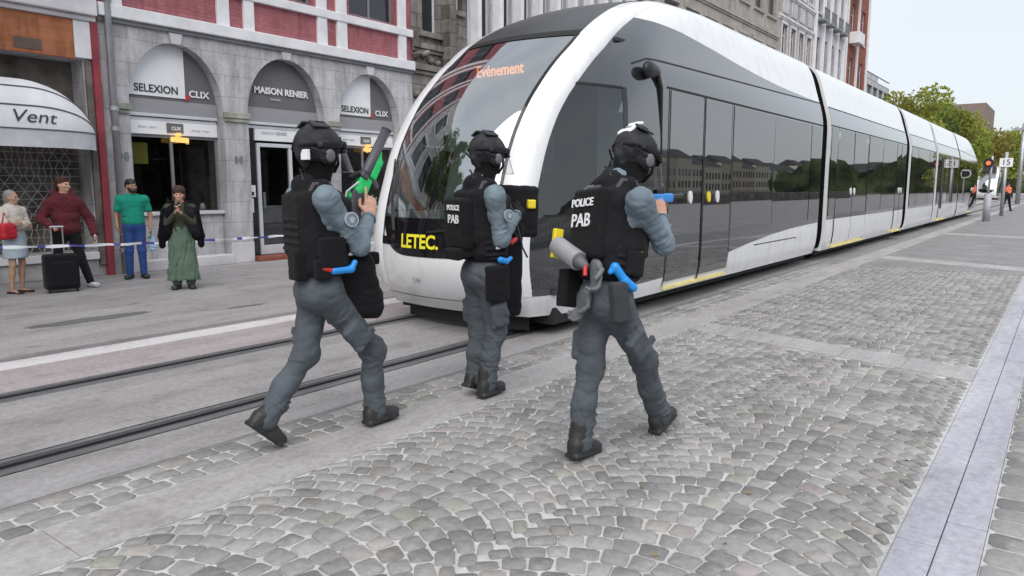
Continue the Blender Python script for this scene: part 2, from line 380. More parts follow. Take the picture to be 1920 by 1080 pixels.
# ================================================================== TRAM
XC = -5.37
LV = [  # z, Y0 centre, Yp pillar, sp, W full half width
 (.22, 5.95, 6.18, .97, 1.24), (.28, 5.84, 6.12, .98, 1.27), (.36, 5.70, 6.03, .99, 1.30), (.5, 5.56, 5.95, 1.0, 1.32), (.65, 5.47, 5.90, 1.0, 1.33), (.8, 5.43, 5.88, 1.0, 1.33), (1.0, 5.43, 5.89, 1.0, 1.33), (1.2, 5.45, 5.92, 1.0, 1.33),
 (1.4, 5.48, 5.97, 1.0, 1.33), (1.68, 5.55, 6.07, 1.0, 1.33), (1.9, 5.62, 6.15, 1.0, 1.33), (2.1, 5.71, 6.25, 1.0, 1.33), (2.3, 5.83, 6.38, 1.0, 1.33), (2.5, 5.99, 6.53, 1.01, 1.33),
 (2.7, 6.18, 6.72, 1.02, 1.33), (2.85, 6.36, 6.88, 1.02, 1.325), (3.0, 6.56, 7.05, 1.03, 1.30), (3.1, 6.70, 7.2, 1.03, 1.275), (3.3, 7.0, 7.44, 1.03, 1.215), (3.5, 7.33, 7.78, 1.0, 1.155),
 (3.7, 7.74, 8.2, .95, 1.10), (3.85, 8.15, 8.6, .9, 1.04), (3.96, 8.6, 9.05, .84, .98), (4.04, 9.05, 9.5, .77, .9), (4.10, 9.6, 10.05, .66, .8), (4.14, 10.2, 10.6, .5, .62), (4.16, 10.9, 11.2, .25, .35)]
LV = np.array(LV)
def lv(z): return [float(np.interp(z, LV[:, 0], LV[:, i])) for i in (1, 2, 3, 4)]
def zsm(z):     # smoothed version of the table
    a = [lv(max(.22, min(4.16, z+d))) for d in (-.06, -.03, 0, .03, .06)]; return [sum(c)/5 for c in zip(*a)]
def front(s, z):
    Y0, Yp, sp, W = zsm(z); return (XC+s*sp, Yp-(Yp-Y0)*.56*(1-s*s), z)      # s in -1..1
CL = 1.35
def side(Y, z, sd=1):
    Y0, Yp, sp, W = zsm(z); t = min(1, max(0, (Y-Yp)/CL)); return (XC+sd*(sp+(W-sp)*(1-(1-t)**2.2)), max(Y, Yp), z)
def Yp(z): return zsm(z)[1]
class TR:       # where a cab sits: flip puts its nose at the far end
    def __init__(s, flip=None, dx=0, dy=0, y0=0): s.flip = flip; s.dx = dx; s.dy = dy
    def __call__(s, P):
        P = np.array(P, float)
        if s.flip is not None: P[..., 1] = s.flip-P[..., 1]
        P[..., 0] += s.dx; P[..., 1] += s.dy
        return P
def patch(fn, us, vs, off=0):
    def g(u, v): return np.array(fn(u, v), float)
    out = []
    for u in us:
        row = []
        for v in vs:
            p = g(u, v)
            if off:
                e = 2e-3; a = g(u+e, v)-g(u-e, v); b = g(u, v+e)-g(u, v-e); n = np.cross(a, b); n /= (np.linalg.norm(n)+1e-12)
                c = np.array([XC, 9.5, 1.9]); 
                if np.dot(n, p-c) < 0: n = -n
                p = p+n*off
            row.append(p)
        out.append(row)
    return np.array(out)
_t = NT('tram_white_paint'); _n = _t.noise(_t.obj((1.5, 1.5, .5)), 3, 6, .7); _r = _t.n('ShaderNodeValToRGB'); _r.color_ramp.elements[0].position = .3; _r.color_ramp.elements[1].position = .5; _t.l(_n, _r.inputs[0])
_t.bsdf(_t.mix(_r.outputs[0], (.68, .68, .69), (.80, .81, .83)), .2, 0, .5, .4); M['tw'] = _t.m
M['tg'] = mat('tram_grey_gloss', (.022, .024, .028), .06, var=.1, spec=.9, coat=1.0)
M['tk'] = mat('tram_black_gloss', (.008, .008, .01), .07, var=.1, spec=.5)
M['troof'] = mat('tram_roof_grey', (.035, .036, .04), .35)
M['tglass'] = mat('tram_tinted_glass', (.008, .009, .011), .012, var=.3, spec=.5)
M['tglass'].node_tree.nodes['Principled BSDF'].inputs['IOR'].default_value = 3.1
M['ws'] = glass('windscreen_glass', (.60, .70, .70), .98, .44, .03)
M['cabg'] = glass('cab_side_glass', (.42, .47, .48), .95, .10)
M['bel'] = mat('bellows_rubber', (.006, .006, .007), 1, spec=.05)
M['seam'] = mat('seam_black', (.004, .004, .004), .6)
M['cabin'] = mat('cabin_grey', (.42, .50, .52), .6)
YE = 15.75
ZW = 1.24; ZT = 3.28       # windscreen bottom and top
def wave(Y): return float(np.interp(Y, [6, 7, 8.05, 9.38, 10.42, 11.65, 12.8, 13.89, 15, 16.1], [.40, .41, .41, .44, .55, .67, .755, .81, .84, .86]))
def upper(Y): return float(np.interp(Y, [6.3, 6.6, 6.95, 7.6, 8.1, 8.6, 9.3, 10.3, 11.3, 12.2, 13.2, 14.2, 15.2, 15.8], [2.68, 2.93, 3.21, 3.49, 3.57, 3.585, 3.57, 3.5, 3.41, 3.345, 3.29, 3.26, 3.24, 3.235]))
def tilt(o):
    k = rnd.uniform(-.004, .004); k2 = rnd.uniform(-.003, .003); ys = [v.co.y for v in o.data.vertices]; yc = sum(ys)/len(ys)
    for v in o.data.vertices: v.co.x += k*(v.co.y-yc)+k2*(v.co.z-1.8)
    return o
def cab(T, root, near=1, detail=True, ye=YE):
    Z = np.unique(np.concatenate([LV[:, 0], np.arange(.22, 4.16, .07), [ZW, ZT]])); Z = Z[np.append(True, np.diff(Z) > .012)]
    fs = np.linspace(-1, 1, 25); ts = np.linspace(0, 1, 34)**1.35
    rows = []
    for z in Z:
        y = Yp(z); r = [side(y+(ye-y)*t, z, -1) for t in ts[::-1]] + [front(s, z) for s in fs[1:-1]] + [side(y+(ye-y)*t, z, 1) for t in ts]; rows.append(r)
    P = T(np.array(rows)); n = P.shape[1]; n0 = len(ts)
    drop = np.zeros((len(Z)-1, n-1), bool)
    si = .8
    for i in range(len(Z)-1):
        zc = (Z[i]+Z[i+1])/2
        for j in range(n-1):
            c = (np.array(rows[i][j])+np.array(rows[i+1][j+1]))/2; isf = n0 <= j < n-n0-1
            if isf and ZW < zc < ZT and abs(fs[j-n0+1]+fs[min(j-n0+2, len(fs)-1)])/2 < si: drop[i, j] = True
            if not isf and c[1] < 7.5 and c[1] > Yp(zc)+.02 and 1.3 < zc < 2.66: drop[i, j] = True
    b = grid(P, 'body_shell', M['tw'], root, drop=drop)
    # roof deck in dark grey between the white frames
    rf = [[front(s, z) for s in np.linspace(-.97, .97, 15)] for z in np.append(np.arange(3.33, 4.16, .05), 4.16)]
    grid(T(patch(lambda u, v: front(v, u), np.append(np.arange(3.33, 4.1, .05), 4.1), np.linspace(-.8, .8, 17), .006)), 'roof_front', M['troof'], root)
    mk('roof_deck', T([(XC-.35, 10.3, 4.155), (XC+.35, 10.3, 4.155), (XC+.35, ye, 4.155), (XC-.35, ye, 4.155)]), [(0, 1, 2, 3)], M['tw'], root)
    # black mask below the windscreen, its lower edge curves up at the corners
    def fm(u, v):
        zl = .83+.36*abs(u)**5; z = zl+(ZW-zl)*v; return front(u*si, z)
    fmk = grid(T(patch(fm, np.linspace(-1, 1, 31), np.linspace(0, 1, 8), .004)), 'front_mask', M['tk'], root)
    wsn = grid(T(patch(lambda u, v: front(u*si, ZW+(ZT-ZW)*v), np.linspace(-1, 1, 25), np.linspace(0, 1, 20), .001)), 'windscreen', M['ws'], root)
    grid(T(patch(lambda u, v: front(u*si, 3.255+.075*v), np.linspace(-1, 1, 25), np.linspace(0, 1, 3), .007)), 'top_seal', M['seam'], root)
    grid(T(patch(lambda u, v: front(u*.98, .36+.006*v), np.linspace(-1, 1, 25), [0, 1], .003)), 'bumper_seam', M['seam'], root)
    for q in (-1, 1):   # thin black edges beside the glass
        grid(T(patch(lambda u, v: front(q*(si-.028+.03*u), ZW-.3+(ZT+.0-ZW+.3)*v), np.linspace(0, 1, 3), np.linspace(0, 1, 24), .006)), 'glass_edge', M['tk'], root)
    for q in (-1, 1):   # rounded white frame standing proud on both sides of the glass
        rows_ = []
        for z in np.linspace(.45, 4.02, 54):
            row = []
            for w_ in np.linspace(0, 1, 9):
                p = np.array(front(q*(.805+.195*w_/.6), z)) if w_ < .6 else np.array(side(Yp(z)+(w_-.6)*(.35+.32*min(1, max(0, (z-2.3)/1.3))**1.5), z, q)); d_ = np.array([(p[0]-XC)*1.0, (p[1]-7.6)*.75, 0]); d_ /= np.linalg.norm(d_)
                row.append(p+d_*(.003+.04*math.sin(math.pi*w_)**.6*min(1, (z-.4)/.5)*min(1, (4.05-z)/.7)))
            rows_.append(row)
        grid(T(np.array(rows_)), 'frame_arch', M['tw'], root)
    # side panels
    for sd in ((1, -1) if near == 0 else (near,)):
        def pan(u, v, a=None, b=None):
            pass
        def region(name, y0f, y1f, z0, z1, m, off, nu=24, nv=14, zf=None):
            def fn(u, v):
                z = z0+(z1-z0)*v; a = y0f(z) if callable(y0f) else y0f; bb = y1f(z) if callable(y1f) else y1f
                return side(a+(bb-a)*u, z, sd)
            return grid(T(patch(fn, np.linspace(0, 1, nu), np.linspace(0, 1, nv), off)), name, m, root)
        e0 = lambda z: Yp(z)+.07
        def low(u, v):      # dark panel below the cab window, following the wave
            Y = 6.0+(ye-6.0)*u; return None
        def col_(Y0, Y1, zf0, zf1, name, m, off, nu, nv):
            def fn(u, v):
                Y = Y0+(Y1-Y0)*u; a = zf0(Y); b2 = zf1(Y); z = a+(b2-a)*v; Yq = max(Y, e0(z)); return side(Yq, z, sd)
            return grid(T(patch(fn, np.linspace(0, 1, nu), np.linspace(0, 1, nv), off)), name, m, root)
        # lower part in front of the door
        def fl(u, v):
            z = .40+(1.28-.40)*v; a = e0(z); return side(a+(7.5-a)*u, z, sd)
        grid(T(patch(fl, np.linspace(0, 1, 16), np.linspace(.06, 1, 12), .004)), 'side_panel', M['tg'], root)
        def fu(u, v):
            zt = lambda Y: upper(Y)
            a = 6.68; Y = a+(7.5-a)*u; t = zt(Y); z = 2.66+(t-2.66)*v; return side(max(Y, e0(z)), z, sd)
        grid(T(patch(fu, np.linspace(0, 1, 16), np.linspace(0, 1, 12), .004)), 'side_panel', M['tg'], root)
        col_(7.5, ye, wave, upper, 'side_panel', M['tg'], .004, 46, 26)
        # cab side window: a clear pane bounded by the sloping pillar
        region('cab_window', e0, 7.5, 1.28, 2.66, M['cabg'], .005, 12, 12)
        for (ya, yb, za, zb) in ((6.7, 7.5, 2.645, 2.675), (6.2, 7.5, 1.265, 1.285)):
            region('window_seal', lambda z: max(ya, e0(z)), yb, za, zb, M['seam'], .009, 8, 2)
        region('window_post', 7.47, 7.56, 1.28, 2.67, M['tk'], .008, 2, 10)
        if not detail: continue
        # seams
        region('roof_seam', 8.0, ye, 3.105, 3.125, M['seam'], .0075, 30, 2) if False else None
        def seam(ya, yb, zfa, zfb, name='seam', th=.02):
            def fn(u, v):
                Y = ya+(yb-ya)*u; z = zfa(Y)+(zfb(Y)-zfa(Y))*u*0+(v-.5)*th; return side(Y, z, sd)
            return grid(T(patch(fn, np.linspace(0, 1, 24), [0, 1], .0078)), name, M['seam'], root)
        seam(7.75, ye, lambda Y: 3.06+(Y-7.75)/8*.16 if Y > 8.1 else 3.06-(8.1-Y)**2*.8, lambda Y: 3.1)
        seam(8.55, ye, lambda Y: 2.775, lambda Y: 2.77, th=.028)
        def vline(Y, z0, z1, wd=.022, name='seam', m='seam'):
            region(name, Y-wd/2, Y+wd/2, z0, z1, M[m], .016, 2, 10)
        # doors: two glazed leaves, then fixed side glass
        for (ya, yb) in ((8.66, 9.72), (9.76, 10.78)):
            d = tilt(region('door', ya, yb, .36, 2.74, M['tglass'], .0095, 6, 14))
            cx = ya+.62 if ya < 9 else ya+.32
            yy = 9.32 if ya < 9 else 10.27
            pB = np.array(side(yy, 1.43, sd)); MB().disc(T(pB+[sd*.008, 0, 0]), (sd, 0, 0), .05, .02, 16, .085).build('button', M['whitep'], d)
            if ya > 9: pB = np.array(side(9.95, 1.43, sd)); MB().disc(T(pB+[sd*.008, 0, 0]), (sd, 0, 0), .05, .02, 16, .075).build('button', M['yellow'], d)
        for (ya, yb) in ((10.84, 12.72), (12.77, 14.93), (14.98, 15.7)):
            tilt(region('side_window', ya, yb, .93, 2.74, M['tglass'], .0105, 6, 12))
        for Y in (8.64, 9.74, 10.8): vline(Y, .3 if Y < 10.7 else .36, 2.76, .05 if Y == 9.74 else .025)
        # door white lower edge, step and the yellow sill
        P0 = np.array(side(8.7, .27, sd)); P1 = np.array(side(10.8, .27, sd))
        stp = MB().box(min(P0[0], P0[0]+sd*.04), max(P0[0], P0[0]+sd*.04), 8.7, 10.8, .25, .285); stp.v = [tuple(T(v)) for v in stp.v]
        stp.build('door_sill', mat('sill_yellow', (.80, .68, .28), .5), root)
        for (a0, b0, c0, d0) in ((11.95, 14.3, .62, .635), (14.29, 14.305, .33, .62)):
            region('hatch_seam', a0, b0, c0, d0, M['seam'], .004, 6, 2)
        # cab side door outline
        pass
    return b
def section(z): 
    return zsm(z)[3]
def module(T, root, y0, y1, name_doors, near=1, plain=False):
    zs = np.unique(np.concatenate([np.arange(.22, 4.16, .09), [2.85, 3.22, 4.16]]))
    ys = np.linspace(y0, y1, 8)
    prof = [(XC-section(z), z) for z in zs]+[(XC+section(z), z) for z in zs[::-1]]
    P = np.array([[(x, y, z) for (x, z) in prof] for y in ys]); grid(T(P), 'body_shell', M['tw'], root)
    for y in (y0, y1):
        mk('end_wall', T([(x, y, z) for x, z in prof]), [tuple(range(len(prof)))], M['tw'], root)
    fs = lambda Y, z, sd: (XC+sd*section(z), Y, z)
    for sd in (near,):
        def reg(name, a, b, z0, z1, m, off, nu=3, nv=8):
            return grid(T(patch(lambda u, v: fs(a+(b-a)*u, z0+(z1-z0)*v, sd), np.linspace(0, 1, nu), np.linspace(0, 1, nv), off)), name, m, root)
        reg('side_panel', y0+.04, y1-.04, .88, 3.2, M['tg'], .004, 3, 26)
        reg('seam', y0+.04, y1-.04, 3.19, 3.21, M['seam'], .0075, 3, 2)
        reg('seam', y0+.04, y1-.04, 2.815, 2.84, M['seam'], .0075, 3, 2)
        y = y0+.1
        for kind, wd in name_doors:
            a, b = y+.03, y+wd-.03; y += wd
            if kind == 'w': tilt(reg('side_window', a, b, .95, 2.80, M['tglass'], .0105))
            else:
                m_ = (a+b)/2
                for (c, d) in ((a, m_-.015), (m_+.015, b)):
                    o = tilt(reg('door', c, d, .34, 2.80, M['tglass'] if kind == 'd' else M['tg'], .0095))
                    reg('door_skirt', c, d, .34, .88, M['tw'], .015)
                    if kind == 'd':
                        yb = d-.16 if c == a else c+.16
                        MB().disc(T((XC+sd*(section(1.45)+.009), yb, 1.46)), (sd, 0, 0), .05, .02, 14, .085).build('button', M['whitep'], o)
                for Y in (a-.02, m_, b+.02): reg('seam', Y-.012, Y+.012, .3, 2.82, M['seam'], .016)
                if kind == 'o': reg('open_doorway', a+.1, a+.75, .4, 2.7, M['seam'], .016)
                q = MB().box(*sorted((XC+sd*1.27, XC+sd*1.34)), a, b, .25, .285); q.v = [tuple(T(v)) for v in q.v]; q.build('door_sill', mat('sill_yellow', (.80, .68, .28), .5), root)
def bellows(T, root, y0, y1):
    zs = np.append(np.arange(.3, 4.05, .12), 4.05); prof = [(-section(z), z) for z in zs]+[(section(z), z) for z in zs[::-1]]
    n = 9; rows = []
    for i in range(n):
        k = .93 if i % 2 else .965; y = y0+(y1-y0)*i/(n-1); rows.append([(XC+x*k, y, z*.995) for x, z in prof])
    grid(T(np.array(rows)), 'bellows', M['bel'], root, smooth=False)
def underside(T, root, y0, y1):
    b = MB(); b.box(XC-1.12, XC+1.12, y0, y1, .12, .3); b.v = [tuple(T(v)) for v in b.v]; b.build('underframe', M['rubber'], root)
def interior(T, root):
    def bb(name, m, *a):
        q = MB().box(*a); q.v = [tuple(T(v)) for v in q.v]; return q.build(name, m, root, bevel=.01)
    bb('cab_floor', M['dark'], XC-1.2, XC+1.2, 6.3, 9.9, .45, .5)
    bb('cab_ceiling', M['dark'], XC-1.15, XC+1.15, 7.6, 9.9, 3.2, 3.25)
    bb('dashboard', M['dark'], XC-.85, XC+.85, 6.15, 6.75, .9, 1.16)
    bb('console', M['dark'], XC+.35, XC+.8, 6.8, 7.3, .5, 1.2)
    bb('cab_partition', M['cabin'], XC-1.2, XC-.42, 8.55, 8.6, .5, 3.2)
    bb('cab_partition', M['cabin'], XC+.35, XC+1.2, 8.55, 8.6, .5, 3.2)
    bb('cab_partition', M['dark'], XC-1.2, XC+1.2, 8.6, 8.64, 2.3, 3.2)
    bb('grab_post', M['galv'], XC-.44, XC-.38, 8.4, 8.46, .5, 3.2)
    bb('rear_wall', M['dark'], XC-1.2, XC+1.2, 9.86, 9.92, .5, 3.2)
    s = bb('driver_seat', M['black'], XC-.28, XC+.28, 7.5, 8.0, .85, 1.0); bb('seat_back', M['black'], XC-.27, XC+.27, 7.98, 8.12, 1.0, 1.75)
    bb('seat_base', M['black'], XC-.1, XC+.1, 7.65, 7.85, .5, .85)
    bb('sun_blind', M['dark'], XC-.75, XC+.3, 7.5, 7.53, 2.75, 3.1)
tram = empty('tram', (XC, 6.0, 0), 'long white and black low-floor tram filling the street beside the three officers', 'tram')
I0 = TR()
cab(I0, tram, near=0); interior(I0, tram); underside(I0, tram, 6.4, 15.7)
bellows(I0, tram, 15.72, 16.38)
module(I0, tram, 16.35, 25.4, [('w', .55), ('d', 3.3-.2), ('w', 1.75), ('w', 2.0), ('d', 1.45)]); underside(I0, tram, 16.4, 25.4)
bellows(I0, tram, 25.38, 26.22)
module(I0, tram, 26.2, 31.6, [('w', 1.3), ('w', 2.5), ('w', 1.4)]); underside(I0, tram, 26.3, 31.5)
bellows(I0, tram, 31.58, 32.22)
module(I0, tram, 32.2, 38.9, [('w', .8), ('o', 2.3), ('w', 3.3)]); underside(I0, tram, 32.3, 38.9)
bellows(I0, tram, 38.88, 39.27)
TF = TR(flip=55.0); cab(TF, tram, near=1); underside(TF, tram, 6.6, 15.7)
# bogies and wheels under the nose
for y in (8.2, 9.9, 22, 24, 34, 36, 46):
    for x in (XC-.76, XC+.76):
        wh = MB().disc((x-.06, y, .3), (1, 0, 0), .29, .12, 28).build('wheel', M['blackm'], tram)
    MB().box(XC-1.15, XC+1.15, y-.5, y+.5, .16, .34).build('bogie_frame', M['rubber'], tram)
nose = MB()
pts = [front(s, .3) for s in np.linspace(-.9, .9, 9)]
V = [(p[0], p[1]+.22, z) for z in (.05, .3) for p in pts]; mk('nose_guard', V, [(i, i+1, 10+i, 9+i) for i in range(8)], M['rubber'], tram)
MB().box(XC-.9, XC+.9, 6.5, 7.4, .1, .28).build('lifeguard_board', M['rubber'], tram)
# route display behind the glass: amber matrix letters on a black box
bx = MB().box(XC-.62, XC+.50, 6.93, 6.98, 2.74, 3.02).build('route_display', M['seam'], tram)
# lettering on the display is lit
def ftext(s, s0, z0, size, m, off, name='lettering', sx=1, bold=0):
    o = text(s, (0, 0, 0), (1, 0, 0), (0, 1, 0), size, m, None, name, .0, sx=sx, bold=bold); V = [v.co.copy() for v in o.data.vertices]; F = [tuple(p.vertices) for p in o.data.polygons]
    bpy.data.objects.remove(o); W = []
    for v in V:
        s_ = s0+v.x; z = z0+v.y; e = 1e-3; p = np.array(front(s_, z)); a = np.array(front(s_+e, z))-p; b = np.array(front(s_, z+e))-p; n = np.cross(a, b); n /= np.linalg.norm(n); W.append(p+n*off)
    return mk(name, W, F, m, tram)
text('Evénement', (XC+.0, 6.915, 2.9), (1, 0, 0), (0, 0, 1), .18, M['amber'], bx, th=.003, bold=.003, sx=.85)
ftext('LETEC.', -.1, .985, .2, mat('letter_yellow', (.9, .82, .04), .45, var=.02), .008, sx=.95, bold=.006).name = 'lettering'
ftext('CAF', -.2, .565, .075, mat('badge_grey', (.45, .46, .5), .3, .5), .006)
# wipers
for s0, s1, lean in ((-.52, -.80, 0), (-.50, -.73, .04)):
    P = [np.array(front(s0+(s1-s0)*t, 1.10+.78*t))+np.array([0, -.03, 0]) for t in np.linspace(0, 1, 8)]
    MB().tube(P, [.014]*3+[.009]*5, 8).build('wiper', M['black'], tram)
P = [np.array(front(.05+.55*t, 1.10+.05*t))+np.array([0, -.03, 0]) for t in np.linspace(0, 1, 8)]; MB().tube(P, .013, 8).build('wiper', M['black'], tram)
for s0 in (-.72, .72):      # lamp clusters in the mask
    hl = grid(patch(lambda u, v: front(s0+(u-.5)*.2, .98+(v-.5)*.09), np.linspace(0, 1, 6), np.linspace(0, 1, 4), .006), 'headlight', M['tk'], tram)
# camera pod replacing the mirror: arm, head and cable
bm_ = bmesh.new(); bmesh.ops.create_icosphere(bm_, subdivisions=3, radius=1); V = [(-3.99+v.co.x*.06, 7.95+v.co.y*(.12 if v.co.y < 0 else .3), 2.91+v.co.z*(.1 if v.co.y < 0 else .1*(1-.35*v.co.y))) for v in bm_.verts]; F = [tuple(v.index for v in f.verts) for f in bm_.faces]; bm_.free()
mk('mirror_head', V, F, M['black'], tram, smooth=True)
MB().tube([(-4.01, 8.22, 2.90), (-4.025, 8.34, 2.75), (-4.03, 8.38, 2.5), (-4.035, 8.42, 2.2), (-4.035, 8.45, 1.7)], [.03, .032, .022, .012, .008], 8).build('mirror_cable', M['black'], tram, smooth=True)
# flowing white stencil on the second module, seen as a strip of letters
# second tram far down the line: the first car's pieces copied, head-on
far = empty('tram', (-7.9, 105, 0), 'small distant tram with white rounded front frame coming head-on down the line', 'tram')
FT = TR(dx=-2.6, dy=99.5); cab(FT, far, near=0, detail=False); underside(FT, far, 6.5, 15.7)
for q in ((XC-1.2-2.6, XC+1.2-2.6, 106, 115, .5, .56), (XC-1.2-2.6, XC+1.2-2.6, 109.5, 109.6, .5, 3.1)): MB().box(*q).build('cab_partition', M['cabin'], far)
M['far'] = M['far']
# ================================================================== ground contact: nothing else
# ================================================================== BUILDINGS
XF = -13.7
M['stoneB'] = brick('grey_limestone_blocks', (.57, .56, .59), (.63, .62, .65), (.36, .355, .375), .95, .42, .006, grime=.3, bump=.25)
M['redbrick'] = brick('painted_red_brick', (.40, .14, .165), (.46, .17, .195), (.36, .13, .15), .22, .07, .008, grime=.15, bump=.5)
M['orbrick'] = brick('orange_brick', (.45, .15, .065), (.52, .19, .085), (.38, .2, .14), .22, .07, .009, grime=.2)
M['redb2'] = brick('dark_red_brick', (.30, .085, .06), (.36, .11, .08), (.3, .16, .13), .22, .075, .009, grime=.2)
M['stoneC'] = brick('weathered_brown_stone', (.27, .245, .235), (.36, .33, .31), (.16, .14, .13), .6, .35, .012, grime=.5, bump=.9)
M['cream'] = brick('cream_stone_cladding', (.44, .415, .38), (.5, .475, .44), (.3, .28, .26), 1.0, .55, .008, grime=.25, bump=.2)
M['pale'] = brick('pale_lilac_render', (.56, .56, .60), (.6, .6, .64), (.5, .5, .53), 2.2, 1.2, .004, grime=.14, bump=.1)
M['beige'] = brick('beige_panel_stone', (.45, .41, .385), (.5, .46, .43), (.33, .3, .28), 1.2, .6, .008, grime=.2, bump=.2)
M['trim'] = mat('pale_stone_trim', (.6, .59, .62), .75, var=.16, vs=1.5, bump=.3, bs=18)
M['trimw'] = mat('white_trim', (.74, .74, .77), .6, var=.08, bump=.1)
M['frame'] = mat('white_window_frame', (.62, .64, .68), .5, var=.05)
M['dframe'] = mat('grey_window_frame', (.20, .21, .23), .5)
def openings_wall(x, y0, y1, z0, z1, holes, depth=.22, xb=None):
    """front sheet with rectangular holes and their reveals; solid sides, top and back"""
    b = MB(); ys = sorted({y0, y1, *[h[0] for h in holes], *[h[1] for h in holes]}); zs = sorted({z0, z1, *[h[2] for h in holes], *[h[3] for h in holes]})
    for i in range(len(ys)-1):
        for j in range(len(zs)-1):
            yc, zc = (ys[i]+ys[i+1])/2, (zs[j]+zs[j+1])/2
            if any(h[0] < yc < h[1] and h[2] < zc < h[3] for h in holes): continue
            b.add([(x, ys[i], zs[j]), (x, ys[i+1], zs[j]), (x, ys[i+1], zs[j+1]), (x, ys[i], zs[j+1])], [(0, 1, 2, 3)])
    for a, c, d, e in holes:
        X = x-depth
        for q in ([(x, a, d), (x, a, e), (X, a, e), (X, a, d)], [(x, c, d), (X, c, d), (X, c, e), (x, c, e)], [(x, a, e), (x, c, e), (X, c, e), (X, a, e)], [(x, a, d), (X, a, d), (X, c, d), (x, c, d)], [(X, a, d), (X, a, e), (X, c, e), (X, c, d)]):
            b.add(q, [(0, 1, 2, 3)])
    xb = xb or x-9
    for q in ([(x, y0, z0), (x, y0, z1), (xb, y0, z1), (xb, y0, z0)], [(x, y1, z0), (xb, y1, z0), (xb, y1, z1), (x, y1, z1)], [(x, y0, z1), (x, y1, z1), (xb, y1, z1), (xb, y0, z1)], [(xb, y0, z0), (xb, y0, z1), (xb, y1, z1), (xb, y1, z0)]):
        b.add(q, [(0, 1, 2, 3)])
    return b
def window(root, x, a, c, d, e, fr, depth=.18, mull=1, trans=0, fw=.06, sill=True, pane=None, trim=None, tw=.12):
    b = MB(); X = x-depth
    b.box(X, X+.05, a, a+fw, d, e).box(X, X+.05, c-fw, c, d, e).box(X, X+.05, a+fw, c-fw, d, d+fw).box(X, X+.05, a+fw, c-fw, e-fw, e)
    for k in range(1, mull+1): y = a+(c-a)*k/(mull+1); b.box(X+.002, X+.045, y-fw*.45, y+fw*.45, d+fw, e-fw)
    if trans: z = d+(e-d)*trans; b.box(X+.006, X+.04, a+fw, c-fw, z-fw*.4, z+fw*.4)
    o = b.build('window', fr, root, bevel=.005)
    mk('pane', [(X+.02, a+.03, d+.03), (X+.02, c-.03, d+.03), (X+.02, c-.03, e-.03), (X+.02, a+.03, e-.03)], [(0, 1, 2, 3)], pane or M['pane'], o)
    if sill: MB().box(x-depth, x+.1, a-.1, c+.1, d-.14, d-.003).build('sill', trim or M['trim'], o, bevel=.01)
    if trim:
        MB().box(x-.02, x+.05, a-tw, a-.003, d, e).box(x-.02, x+.05, c+.003, c+tw, d, e).box(x-.02, x+.06, a-tw, c+tw, e+.003, e+tw*1.4).build('surround', trim, o, bevel=.008)
    return o
def bands(root, x, y0, y1, zs, m=None, pr=.12, h=.16):
    for z in zs: MB().box(x-.05, x+pr, y0, y1, z, z+h).box(x-.05, x+pr*.55, y0, y1, z-.09, z-.002).build('string_course', m or M['trim'], root, bevel=.012)
def house(name, label, x, y0, y1, h, wall, wins, fr, trim=None, cat='building', group=None, courses=(), mull=1, trans=.7, xb=None, z0=0, depth=.22, cornice=True):
    root = empty(name, (x-3, (y0+y1)/2, 0), label, cat, group)
    openings_wall(x, y0, y1, z0, h, wins, depth, xb).build('wall', wall, root)
    for a, c, d, e in wins: window(root, x, a, c, d, e, fr, depth-.04, mull, trans, trim=trim)
    if courses: bands(root, x, y0, y1, courses, trim)
    if cornice: MB().box(x-.3, x+.35, y0-.02, y1+.02, h, h+.3).box(x-.3, x+.2, y0, y1, h-.25, h-.003).build('cornice', trim or M['trim'], root, bevel=.02)
    return root
def winrow(y0, y1, n, wd, d, e):
    p = (y1-y0)/n; return [(y0+p*(k+.5)-wd/2, y0+p*(k+.5)+wd/2, d, e) for k in range(n)]
# ---- B: three-arched grey stone shopfront
B = empty('arcade_building', (XF, 10.1, 0), 'grey stone building with three arched shopfronts under a painted red brick storey', 'building')
arches = [(7.68, .94, 3.02, 1.22), (10.15, .98, 3.06, 1.22), (12.55, .97, 3.03, 1.22)]
B0, B1, ZC = 6.27, 14.0, 4.48
b = MB(); edges = [B0]+[v for a in arches for v in (a[0]-a[1], a[0]+a[1])]+[B1]
for i in range(0, len(edges), 2): b.add([(XF, edges[i], 0), (XF, edges[i+1], 0), (XF, edges[i+1], ZC), (XF, edges[i], ZC)], [(0, 1, 2, 3)])
DEP = .42
for yc, hw, zs, ri in arches:
    n = 26; cv = [(yc-hw*math.cos(math.pi*k/n), zs+ri*math.sin(math.pi*k/n)) for k in range(n+1)]
    for k in range(n):
        (ya, za), (yb, zb) = cv[k], cv[k+1]
        b.add([(XF, ya, za), (XF, yb, zb), (XF, yb, ZC), (XF, ya, ZC)], [(0, 1, 2, 3)]); b.add([(XF, ya, za), (XF-DEP, ya, za), (XF-DEP, yb, zb), (XF, yb, zb)], [(0, 1, 2, 3)])
    for y, s in ((yc-hw, 1), (yc+hw, -1)): b.add([(XF, y, 0), (XF, y, zs), (XF-DEP, y, zs), (XF-DEP, y, 0)], [(0, 1, 2, 3)])
b.build('arcade_wall', M['stoneB'], B)
wb = [(11.98, 13.48, 5.55, 7.9), (9.45, 10.95, 5.55, 7.9), (6.85, 8.4, 5.55, 7.9), (6.85, 8.4, 9.2, 11), (9.45, 10.95, 9.2, 11), (11.98, 13.48, 9.2, 11)]
openings_wall(XF-.02, B0, B1, ZC, 12.2, wb, .25).build('brick_wall', M['redbrick'], B)
for a, c, d, e in wb: window(B, XF-.02, a, c, d, e, M['dframe'], .2, 1, .72, sill=False)
cs = MB(); cs.box(XF-.05, XF+.13, B0, B1, ZC+.02, 4.72)
cs.build('string_course', M['trimw'], B, bevel=.015)
